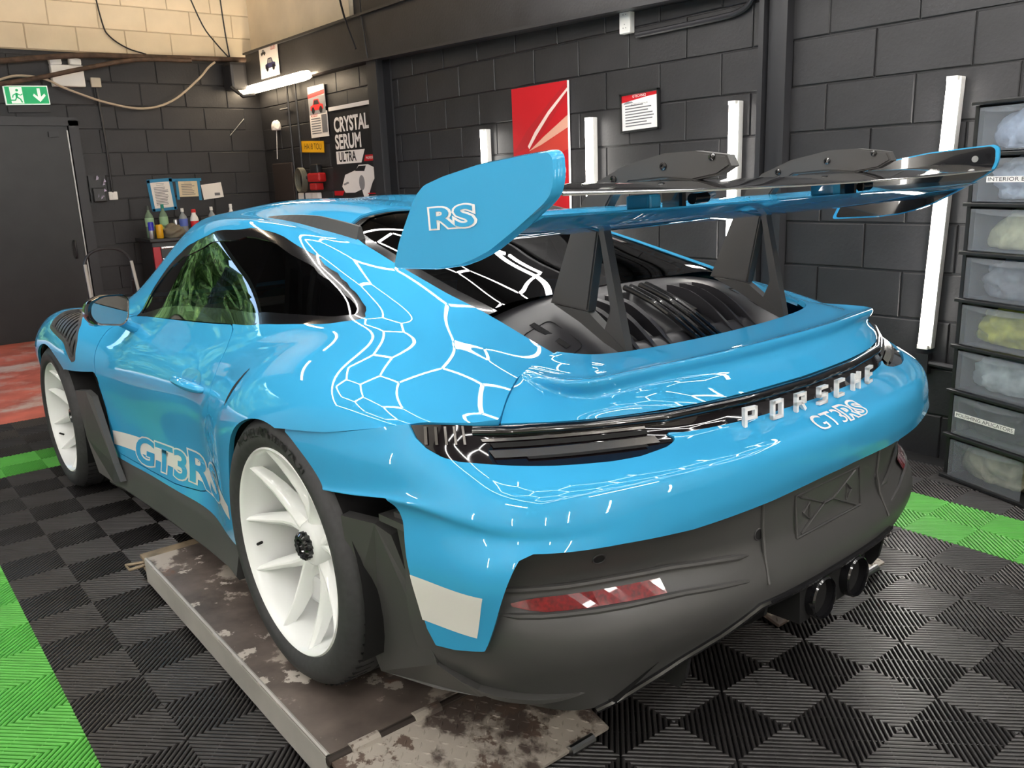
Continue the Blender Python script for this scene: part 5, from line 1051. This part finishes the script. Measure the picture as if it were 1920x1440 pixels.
mb = MB(); mb.tube([(-.14, YB - .015, 2.43), (-.125, YB - .015, 1.9), (-.13, YB - .015, 1.41)], .011, 8); tag(mb.ob('conduit', m_steel_black), 'thin black conduit from the cream junction box down to the light switch', 'conduit')
root = empty('light_switch', (-.13, YB, 1.335)); tag(root, 'white light switch on the back wall left of the taped notices', 'switch'); T = Matrix.Translation((.13, -YB, -1.335)) @ TBW(-.13, 1.376, .012); mb = MB(); mb.box((0, 0, 0), (.086, .082, .024), T, bev=.008); mb.ob('plate', m_whitepl, root); mb = MB(); mb.box((0, 0, .013), (.022, .036, .008), T, bev=.003); mb.ob('rocker', m_whitepl, root)
root = empty('leaflet_holder', (-.265, YB, 1.32)); tag(root, 'black leaflet holder with crumpled wrappers left of the light switch', 'holder'); T = Matrix.Translation((.265, -YB, -1.32)) @ TBW(-.265, 1.45, .03); mb = MB(); mb.box((0, 0, -.012), (.16, .26, .02), T); mb.box((0, -.06, .02), (.12, .14, .04), T, bev=.01); mb.ob('holder', m_blackprint, root)
mb = MB()
for k in range(9): a, b = random.uniform(-.045, .05), random.uniform(-.11, .11); mb = MB(); mb.add([(a, b, .042), (a + random.uniform(.01, .03), b + .01, .045), (a + .01, b + random.uniform(.02, .05), .05)], [(0, 1, 2)], T); mb.ob('wrapper', mat('wrapper_silver', (.5, .45, .6), .3, noise=(40, .6, 2)), root)
# notices with blue tape
def notice(x0, x1, z0, z1, rot, label, tape, m, lines, groupd=None):
    cx, cz = (x0 + x1) / 2, (z0 + z1) / 2; root = empty('notice', (cx, YB, z0)); tag(root, label, 'notice'); T = Matrix.Translation((-cx, -YB, -z0)) @ TBW(cx, cz, .006) @ Matrix.Rotation(rot, 4, 'Z'); w, h = (x1 - x0) / 2, (z1 - z0) / 2
    mb = MB(); mb.box((0, 0, 0), (2 * w, 2 * h, .002), T); mb.ob('sheet', m, root)
    if lines: ruled(-w * .7, w * .7, -h * .7, h * .55, lines, .002, T, root); ruled(-w * .4, w * .4, h * .72, h * .84, 2, .002, T, root, wv=.1)
    for c, d in tape: mb = MB(); mb.box((c[0], c[1], .002), (d[0], d[1], .002), T @ Matrix.Rotation(random.uniform(-.01, .01), 4, 'Z')); mb.ob('tape_strip', m_blue_tape, root)
    return root
notice(.255, .462, 1.225, 1.505, .06, 'long typed notice framed all round with blue tape', [((0, .15), (.26, .034)), ((0, -.15), (.25, .03)), ((-.115, 0), (.032, .32)), ((.115, 0), (.032, .32))], m_paper, 12)
notice(.54, .745, 1.335, 1.50, .0, 'yellowed half-size notice held by three strips of blue tape', [((-.02, .095), (.34, .028)), ((-.115, -.01), (.028, .20)), ((.118, -.02), (.03, .21))], mat('yellow_paper', (.62, .52, .36), .7), 7)
r_ = notice(.79, 1.015, 1.305, 1.465, .10, 'crooked white paper with a black print at its corner, rightmost of the three notices', [], m_paper, 0); flat([(.02, -.05), (.08, -.05), (.08, -.02), (.02, -.02)], .003, Matrix.Translation((-.9025, -YB, -1.305)) @ TBW(.9025, 1.385, .006), 'stamp', m_ink, r_)
# door, its frame and threshold
mb = MB(); mb.box((-1.02, YB - .015, 1.03), (1.10, .05, 2.06)); door_1 = struct(mb.ob('door_1', mat('door_black', (.015, .0145, .015), .4, noise=(5, .2, 4))))
mb = MB(); mb.box((-.415, YB - .03, 1.05), (.09, .08, 2.12)); mb.box((-1.02, YB - .03, 2.10), (1.3, .08, .08)); mb.ob('door_frame', m_steel_black, door_1)
mb = MB(); mb.box((-.475, YB - .045, 1.02), (.012, .012, 2.0)); mb.ob('door_edge_strip', mat('dull_alloy', (.35, .34, .32), .4, metal=.8), door_1)
mb = MB(); mb.tube(bez([(-.57, YB - .04, .95), (-.57, YB - .09, .93), (-.57, YB - .09, .80), (-.57, YB - .04, .78)], 4), .010, 8); mb.box((-.60, YB - .045, 1.98), (.09, .03, .05)); mb.ob('door_handle', m_steel_black, door_1, smooth=True)
# pipes and cable along the back wall
mb = MB(); mb.tube(bez([(-2.2, YB - .12, 2.53), (-1.2, YB - .12, 2.60), (-.3, YB - .12, 2.71), (.4, YB - .10, 2.735), (1.4, YB - .10, 2.76)], 5), .026, 10); tag(mb.ob('wall_pipe', m_rust, smooth=True), 'rusty pipe running along the foot of the beige wall band', 'pipe')
mb = MB(); mb.tube(bez([(-1.3, YB - .16, 2.36), (-.7, YB - .16, 2.48), (-.3, YB - .15, 2.58), (.25, YB - .12, 2.70), (.8, YB - .12, 2.72)], 5), .022, 10); tag(mb.ob('wall_pipe', m_rust, smooth=True), 'rusty pipe slanting across the white emergency light box', 'pipe')
mb = MB(); mb.tube(bez([(-1.05, YB - .14, 2.44), (-.85, YB - .14, 2.50), (-.62, YB - .14, 2.48), (-.45, YB - .14, 2.40), (-.1, YB - .13, 2.28), (.25, YB - .12, 2.23), (.55, YB - .12, 2.31), (.85, YB - .10, 2.53), (.98, YB - .10, 2.66), (1.06, YB - .10, 2.72)], 6), .011, 8); tag(mb.ob('sagging_cable', m_cream, smooth=True), 'cream cable sagging across the back wall from the exit sign to the corner', 'cable')
for pts, lab in (([(-.05, YB - .02, 3.5), (0.0, YB - .02, 3.05), (.05, YB - .03, 2.92), (.2, YB - .03, 2.82), (.38, YB - .03, 2.77)], 'thin dark wire down the middle of the beige band'), ([(.85, YB - .02, 3.5), (1.0, YB - .02, 3.1), (1.12, YB - .02, 2.93), (1.25, YB - .03, 2.78)], 'thin dark wire slanting down the beige band, second from the corner'), ([(1.22, YB - .02, 3.5), (1.235, YB - .02, 3.1), (1.26, YB - .02, 2.76)], 'thin straight wire on the beige band nearest the corner')):
    mb = MB(); mb.tube(bez(pts, 4), .007, 6); tag(mb.ob('wire', m_steel_black), lab, 'wire')
mb = MB(); mb.tube(bez([(XW - .15, 6.13, 3.4), (XW - .15, 6.12, 3.1), (XW - .16, 6.02, 2.83), (XW - .15, 5.88, 2.55)], 5), .009, 6); mb.tube([(XW - .12, 5.8, 3.3), (XW - .12, 5.80, 2.85), (XW - .13, 5.72, 2.45)], .007, 6); tag(mb.ob('hanging_wire', m_steel_black), 'pair of dark wires hanging over the wall beam above the black banner', 'wire')
mb = MB(); mb.box((0, 0, 0), (.18, .24, .28), bev=.03); mb.tube([(-.10, -.12, -.12), (-.02, -.22, -.22), (.1, -.26, -.2)], .02, 8); tag(mb.ob('fan_heater', m_steel_black, loc=(1.24, YB - .15, 2.57)), 'black box unit fixed high in the corner left of the strip light', 'heater')
mb = MB(); mb.tube([(1.02, YB - .06, 2.30), (1.20, YB - .06, 2.48)], .006, 6); 
tag(mb.ob('metal_rod', m_alu), 'thin pale metal rod fixed slanting near the corner', 'rod').location = (.15, .052, -.33)
# ---- tool chest and what stands on it
root = empty('tool_chest', (.44, 8.03, 0)); tag(root, 'black and red tool chest with silver drawer pulls against the back wall', 'tool chest')
mb = MB(); mb.box((0, .02, .47), (.84, .44, .88), bev=.01); mb.ob('carcass', mat('chest_black', (.018, .018, .019), .35), root); mb = MB(); mb.box((0, 0, .925), (.90, .52, .035), bev=.008); mb.ob('top_tray', m_blackprint, root)
mb = MB(); mb.box((-.385, -.215, .44), (.07, .03, .84)); mb.box((.385, -.215, .44), (.07, .03, .84)); mb.ob('red_rail', mat('chest_red', (.40, .010, .022), .35), root)
for k in range(7): z = .84 - k * .115; mb = MB(); mb.box((0, -.215, z - .03), (.69, .02, .10)); d = mb.ob('drawer', mat('chest_black'), root); mb = MB(); mb.box((0, -.235, z + .012), (.69, .022, .022), bev=.006); mb.ob('drawer_pull', mat('pull_silver', (.75, .75, .75), .25, metal=.9), d)
ZT = .943
def bottle(x, y, r, h, neck, body, label, cap, lab, name='bottle', lz=(.25, .6)):
    root = empty(name, (x, y, ZT)); tag(root, lab, name.replace('_', ' ')); mb = MB(); mb.lathe([(0, 0), (r * .95, 0), (r, h * .04), (r, h * .60), (r * .85, h * .70), (neck, h * .82), (neck, h * .9), (0, h * .9)], 20); mb.ob('body', body, root, smooth=True, auto=50)
    mb = MB(); mb.lathe([(r * 1.015, h * lz[0]), (r * 1.015, h * lz[1])], 20); mb.ob('label', label, root, smooth=True); mb = MB(); mb.lathe([(0, h), (neck * 1.1, h), (neck * 1.2, h * .9), (neck * 1.2, h * .87)], 14); mb.ob('cap', cap, root, smooth=True, auto=40); return root
m_clear = mat('clear_green_plastic', (.16, .24, .16), .15); m_pet = mat('clear_plastic', (.25, .27, .28), .12)
bottle(.105, 8.10, .043, .32, .014, m_clear, mat('green_label', (.30, .48, .28), .5), mat('dark_cap', (.05, .06, .05), .4), 'clear bottle with green label and dark cap, left of the tool chest top', lz=(.35, .62))
bottle(.255, 8.12, .043, .33, .014, m_clear, mat('green_label'), mat('teal_cap', (.0, .22, .16), .4), 'clear bottle with green label and teal cap below the taped notice', lz=(.35, .62))
bottle(.43, 8.05, .043, .28, .014, m_pet, mat('blue_label', (.10, .15, .48), .5), m_whitepl, 'clear bottle with blue label and white cap on the tool chest', lz=(.35, .62))
bottle(.535, 8.02, .042, .265, .02, m_whitepl, mat('red_label', (.60, .02, .02), .4), mat('red_cap', (.55, .02, .02), .4), 'white and red squeeze bottle on the tool chest', lz=(.08, .55))
bottle(.745, 8.08, .04, .28, .014, m_pet, mat('teal_label', (.03, .35, .30), .5), m_whitepl, 'clear bottle with teal label beside the car roof', lz=(.3, .6))
bottle(.95, 8.06, .03, .30, .014, m_whitepl, mat('pale_label', (.6, .45, .35), .5), m_whitepl, 'slim white bottle at the right end of the tool chest', lz=(.3, .55))
def can(x, y, r, h, m1, m2, lab):
    root = empty('drink_can', (x, y, ZT)); tag(root, lab, 'can'); mb = MB(); mb.lathe([(0, 0), (r * .9, 0), (r, .008), (r, h * .5)], 18); mb.ob('lower_body', m2, root, smooth=True, auto=50); mb = MB(); mb.lathe([(r, h * .5), (r, h - .008), (r * .88, h), (r * .8, h - .004), (0, h - .004)], 18); mb.ob('upper_body', m1, root, smooth=True, auto=50)
can(.035, 7.83, .027, .165, mat('can_blue', (.02, .02, .40), .3), m_alu, 'blue and silver drink can at the left corner of the tool chest'); can(.115, 7.84, .034, .135, mat('can_yellow', (.65, .34, .01), .35), mat('can_yellow'), 'yellow can next to the blue and silver can'); can(.345, 8.03, .022, .17, m_alu, m_alu, 'slim silver can between the labelled bottles')
ob_ = lambda name, me, loc, lab, cat: tag(ob(name, me, None, loc), lab, cat)
ob_('rag', blob((.20, .17, .13), 11, mat('olive_rag', (.16, .14, .10), .9), 'rag', amp=.6), (.265, 7.87, ZT), 'crumpled olive grey rag spilling over the tool chest edge', 'rag')
ob_('rag', blob((.08, .08, .12), 12, mat('lime_rag', (.38, .40, .10), .9), 'rag', amp=.5), (.185, 8.02, ZT), 'small lime yellow cloth behind the olive rag', 'rag'); ob_('rag', blob((.16, .12, .07), 13, mat('foil_wrap', (.35, .38, .42), .35), 'wrapper', amp=.7), (.47, 7.86, ZT), 'crumpled silvery wrapper in front of the blue label bottle', 'wrapper')
mb = MB(); mb.box((0, 0, .03), (.24, .16, .06), bev=.008); ob_('card_box', mb.mesh('card_box', m_paper), (.66, 7.92, ZT), 'flat pale card box in front of the teal bottle', 'box')
ob_('cable_tangle', blob((.30, .20, .12), 15, m_blackprint, 'cable_tangle', amp=.8, freq=5), (1.16, 7.95, ZT - .02), 'dark tangle of cables on the bench beyond the car roof', 'cable')
mb = MB(); mb.box((0, 0, .45), (.50, .50, .93), bev=.01); ob_('bench', mb.mesh('bench', mat('bench_dark', (.03, .03, .032), .5)), (1.17, 8.03, 0), 'dark bench in the corner right of the tool chest', 'bench')
# ---- folding step with hoop handle
root = empty('step_stool', (-.52, 7.35, 0)); tag(root, 'black folding step stool with grey legs in front of the dark door', 'step stool')
mb = MB(); mb.tube(bez([(-.20, 0, .62), (-.20, .02, .78), (-.13, .03, .88), (0, .03, .91), (.13, .03, .88), (.20, .02, .78), (.20, 0, .62)], 5), .013, 10); mb.ob('hoop', m_steel_black, root, smooth=True)
for s in (-1, 1):
    mb = MB(); mb.tube([(s * .20, 0, .78), (s * .22, -.22, 0)], .014, 10); mb.ob('front_leg', mat('step_grey', (.42, .40, .36), .4), root, smooth=True); mb = MB(); mb.tube([(s * .19, .02, .60), (s * .20, .22, 0)], .012, 10); mb.ob('rear_leg', m_steel_black, root, smooth=True)
for z, y in ((.46, -.11), (.23, -.17)): mb = MB(); mb.box((0, y, z), (.40, .20, .03), bev=.008); mb.ob('tread', m_blackprint, root)
# ---- plastic drawer tower
dv = Vector((-.331, -.944, 0)).normalized(); nv_ = Vector((-.944, .331, 0)).normalized(); P0 = Vector((1.293, .548, 0)); Wd, Dd, Hd, N_D = .40, .24, 1.625, 8
root = empty('drawer_tower', P0); tag(root, 'tall black tower of eight clear plastic drawers against the right wall', 'drawer unit')
TD = Matrix((dv, nv_, Vector((0, 0, 1)))).transposed().to_4x4()      # local x right along the front, y toward the viewer, z up
m_frame = mat('tower_black', (.014, .014, .015), .35)
hz = Hd / N_D
mb = MB(); mb.box((-.009, -Dd / 2, Hd / 2), (.018, Dd, Hd), TD); mb.box((Wd + .009, -Dd / 2, Hd / 2), (.018, Dd, Hd), TD); mb.box((Wd / 2, -Dd, Hd / 2), (Wd, .008, Hd), TD); mb.ob('side_frame', m_frame, root)
for k in range(N_D + 1): mb = MB(); mb.box((Wd / 2, -Dd / 2 + .012, k * hz if k else .008), (Wd + .04, Dd + .03, .016), TD, bev=.004); mb.ob('shelf', m_frame, root)
def clearmat():
    m = bpy.data.materials.new('clear_drawer'); m.use_nodes = True; n = m.node_tree.nodes; l = m.node_tree.links; n.clear(); MATS['clear_drawer'] = m
    o = n.new('ShaderNodeOutputMaterial'); t = n.new('ShaderNodeBsdfTransparent'); d = n.new('ShaderNodeBsdfPrincipled'); mx = n.new('ShaderNodeMixShader'); d.inputs['Base Color'].default_value = (.62, .65, .70, 1); d.inputs['Roughness'].default_value = .25; t.inputs[0].default_value = (.92, .94, .96, 1)
    mx.inputs[0].default_value = .11; l.new(t.outputs[0], mx.inputs[1]); l.new(d.outputs[0], mx.inputs[2]); l.new(mx.outputs[0], o.inputs[0]); return m
m_clr = clearmat()
cols = ['foot', (.40, .36, .25), (.03, .03, .035), (.42, .46, .46), (.42, .42, .06), (.20, .21, .23), (.46, .45, .28), (.45, .50, .58), (.42, .48, .60)]
names = {1: ('beige fluffy wash mitt in the bottom drawer', 'mitt'), 2: ('dark polishing pads in the drawer second from the floor', 'pads'), 3: ('pale grey cloths in the drawer third from the floor', 'cloth'), 4: ('yellow cloth in the drawer fourth from the floor', 'cloth'), 5: ('dark grey towels in the drawer fifth from the floor', 'cloth'), 6: ('cream leather in the drawer third from the top', 'leather'), 7: ('bluish grey brushes in the drawer second from the top', 'brushes'), 8: ('bluish white cloths in the top drawer', 'cloth')}
for k in range(N_D):
    z0 = k * hz + .012; hh = hz - .030; mb = MB(); t = .003
    mb.box((Wd / 2, .012, z0 + hh / 2), (Wd - .03, t, hh), TD, bev=.001); mb.box((.016, -Dd / 2, z0 + hh / 2), (t, Dd - .03, hh), TD); mb.box((Wd - .016, -Dd / 2, z0 + hh / 2), (t, Dd - .03, hh), TD); mb.box((Wd / 2, -Dd / 2, z0 + .002), (Wd - .03, Dd - .03, t), TD); dr = mb.ob('drawer', m_clr, root)
    mb = MB(); V = []; n = 14
    for i in range(n + 1): tt = i / n; x = .02 + (Wd - .04) * tt; b = math.sin(math.pi * tt); V += [TD @ Vector((x, .014, z0 + hh)), TD @ Vector((x, .016 + .010 * b, z0 + hh - .012 - .014 * b))]
    mb.add(V, [(2 * i, 2 * i + 1, 2 * i + 3, 2 * i + 2) for i in range(n)]); mb.ob('grip_lip', m_clr, dr)
    lab, cat = names[k + 1]; me = blob((Wd * .90, Dd * .80, hh * .95), 30 + k, mat('cloth_%d' % k, cols[k + 1], .9, noise=(18, .25, 3), bump=(80, .4, .006)), 'folded_cloth', amp=.7, freq=3.5); o = tag(ob('folded_cloth', me, None, P0 + TD @ Vector((Wd / 2, -Dd / 2 - .01, z0 + .008)), (0, 0, math.atan2(dv.y, dv.x))), lab, cat, 'contents of the plastic drawers')
    if k in (1, 6):
        s = 'POLISHING APLICATORS' if k == 1 else 'INTERIOR BRUSHES'; T = Matrix.Translation(TD @ Vector((Wd / 2 - (.02 if k == 1 else -.03), .0155, z0 + hh * .52))) @ TD @ Matrix(((1, 0, 0, 0), (0, 0, 1, 0), (0, 1, 0, 0), (0, 0, 0, 1)))
        mb = MB(); mb.box((0, 0, 0), (.30, .024, .001), T); mb.ob('label_strip', m_whiteprint, dr); me = text_mesh(s, .022, 0, 1.0, m_blackprint, 'label_text'); wd_ = max(v.co.x for v in me.vertices) - min(v.co.x for v in me.vertices); me.transform(T @ Matrix.Translation((0, 0, .0012)) @ Matrix.Diagonal((.285 / wd_, 1, 1, 1))); ob('label_text', me, dr)
# ---- lift platforms with hinged ramps
m_lift = mat('worn_lift_plate', (.115, .092, .080), .42, noise=(7, .45, 8), mix=[(3.4, .54, .03, (.40, .35, .30), .6), (9, .60, .02, (.45, .41, .36), .6), (5, .62, .1, (.20, .09, .05), .6)], bump=(25, .3, .003))
m_liftside = mat('lift_side_paint', (.36, .345, .32), .5, noise=(4, .15, 5), mix=[(6, .66, .03, (.16, .07, .04), .7)])
m_ramp = mat('worn_ramp_plate', (.34, .305, .265), .45, mix=[(3.2, .47, .05, (.075, .058, .05), .45), (11, .54, .03, (.10, .07, .055), .5)])
def lift(xc, label):
    root = empty('lift_platform', (xc, 1.28, 0)); tag(root, label, 'car lift', 'lift platforms under the car'); w = .65
    mb = MB(); mb.box((0, .0, .1005), (w, 1.44, .007)); mb.ob('top_plate', m_lift, root)
    mb = MB(); mb.box((-w / 2 + .004, 0, .055), (.008, 1.44, .085), bev=.003); mb.box((w / 2 - .004, 0, .055), (.008, 1.44, .085)); mb.box((0, .716, .055), (w, .008, .085)); mb.ob('side_rail', m_liftside, root)
    mb = MB(); mb.tube([(-w / 2 + .006, -.72, .100), (-w / 2 + .006, .72, .100)], .007, 8); mb.ob('edge_bead', m_liftside, root, smooth=True)
    mb = MB(); mb.box((-.0, .76, .085), (w * .98, .09, .012)); mb.box((-w / 2 + .04, .79, .05), (.05, .05, .05)); mb.tube([(-w / 2 + .01, .77, .07), (-w / 2 - .05, .79, .07), (-w / 2 - .05, .74, .07), (-w / 2 + .01, .74, .07)], .006, 6); mb.ob('front_latch', mat('brass_worn', (.26, .20, .13), .5, noise=(15, .4, 4)), root)
    mb = MB(); mb.tube([(-w / 2, -.727, .092), (w / 2, -.727, .092)], .012, 10); mb.ob('hinge_pin', mat('dark_steel', (.05, .04, .035), .5, metal=.5), root, smooth=True)
    for k in range(4): x = -w / 2 + .06 + k * .177; mb = MB(); mb.tube([(x, -.729, .094), (x + .075, -.729, .094)], .018, 10); mb.ob('hinge_knuckle', m_ramp, root, smooth=True)
    L = .275; an = math.atan2(.075, L); T = Matrix.Translation((0, -.74, .096)) @ Matrix.Rotation(an, 4, 'X')
    mb = MB(); mb.box((0, -L / 2, -.004), (w - .01, L, .010), T); ra = mb.ob('ramp_plate', m_ramp, root); mb = MB()
    for i in range(24):
        for j in range(10):
            x = -w / 2 + .02 + i * .0265; y = -.015 - j * .0268; a = math.radians(45 if (i + j) % 2 else -45) ; M_ = T @ Matrix.Translation((x, y, .001)) @ Matrix.Rotation(a, 4, 'Z')
            mb.add([(-.011, 0, 0), (0, -.0035, 0), (.011, 0, 0), (0, .0035, 0), (-.005, 0, .0022), (.005, 0, .0022)], [(0, 1, 5, 4), (1, 2, 5), (2, 3, 4, 5), (3, 0, 4)], M_)
    o = mb.ob('tread_pattern', m_ramp, ra); o['kind'] = 'stuff'
    mb = MB(); mb.tube([T @ Vector((w * .28, -L - .002, 0)), T @ Vector((w * .40, -L - .002, 0))], .013, 10); mb.ob('ramp_roller', m_alu, ra, smooth=True)
lift(-1.485, 'worn brown steel lift platform with beige rail under the left rear wheel'); lift(-.10, 'worn steel lift platform under the right rear wheel, mostly hidden by the car')
# ---- outside: tall hedges seen in the reflections, with a gap between them
m_hedge = mat('hedge_green', (.045, .11, .025), .7, noise=(5, .7, 9), mix=[(7, .55, .06, (.012, .03, .008), .8), (13, .60, .05, (.16, .26, .06), .6)], bump=(9, 1., .12))
for x0, x1, lab in ((-13., -5.2, 'tall leafy hedge outside the roller door, left of the gap'), (-4.95, 3.0, 'tall leafy hedge outside the roller door, right of the gap')):
    V = []; nx, nz = 60, 40; rs = np.random.RandomState(int(-x0))
    for j in range(nz + 1):
        for i in range(nx + 1): V.append((x0 + (x1 - x0) * i / nx + rs.randn() * .05, YB + 5.5 + rs.randn() * .12 + .5 * math.sin(i * .37) * math.sin(j * .5) + j * .02, 4.8 * j / nz - .02))
    n0 = len(V); V += [(p[0], p[1] + 1.4, p[2]) for p in V]; g = lambda j, i: j * (nx + 1) + i
    F = [(g(j, i), g(j, i + 1), g(j + 1, i + 1), g(j + 1, i)) for j in range(nz) for i in range(nx)]; F += [tuple(n0 + k for k in f[::-1]) for f in F] + [(g(nz, i), g(nz, i + 1), n0 + g(nz, i + 1), n0 + g(nz, i)) for i in range(nx)] + [(g(j, e), g(j + 1, e), n0 + g(j + 1, e), n0 + g(j, e)) for j in range(nz) for e in (0, nx)]
    tag(ob('hedge', mesh('hedge', V, F, m_hedge)), lab, 'hedge', 'hedges outside the roller door')
# ---- unseen warm lamps, added to brighten the back and the beige wall band
for k, (x, y, lab) in enumerate(((-1.9, 7.2, 'added unseen warm fill light at the back left of the room'), (.2, 7.2, 'added unseen warm fill light in front of the beige wall band'))):
    root = empty('added_fill_light', (x, y, 3.9)); tag(root, lab, 'light', 'added fill lights under the ceiling'); mb = MB(); mb.box((0, 0, .0), (1.5, .10, .05)); mb.ob('housing', m_whitepl, root); mb = MB(); mb.tube([(-.72, 0, -.05), (.72, 0, -.05)], .03, 12); mb.ob('diffuser', m_warm, root, smooth=True)
m_fill = mat('fill_glow', (1, 1, 1), .4, emit=((1.0, .96, .91), FILL_W))  # unseen lamps added as fill from the left and behind the camera
for x, y, lab in ((-4.2, -1.6, 'added neutral fill light over the left of the bay, nearest the camera'), (-4.2, 1.6, 'added neutral fill light over the left of the bay, nearest the roller door'), (-1.2, -3.2, 'added neutral fill light behind the camera')):
    root = empty('added_fill_light', (x, y, 3.0)); tag(root, lab, 'light', 'added fill lights under the ceiling'); L = (.75, 0) if y < -2 else (0, .75)
    mb = MB(); mb.box((0, 0, 0), (max(.10, L[0] * 2), max(.10, L[1] * 2), .05)); mb.box((0, 0, .66), (.02, .02, 1.28)); mb.ob('housing', m_whitepl, root); mb = MB(); mb.tube([(-L[0] * .96, -L[1] * .96, -.05), (L[0] * .96, L[1] * .96, -.05)], .03, 12); mb.ob('diffuser', m_fill, root, smooth=True)
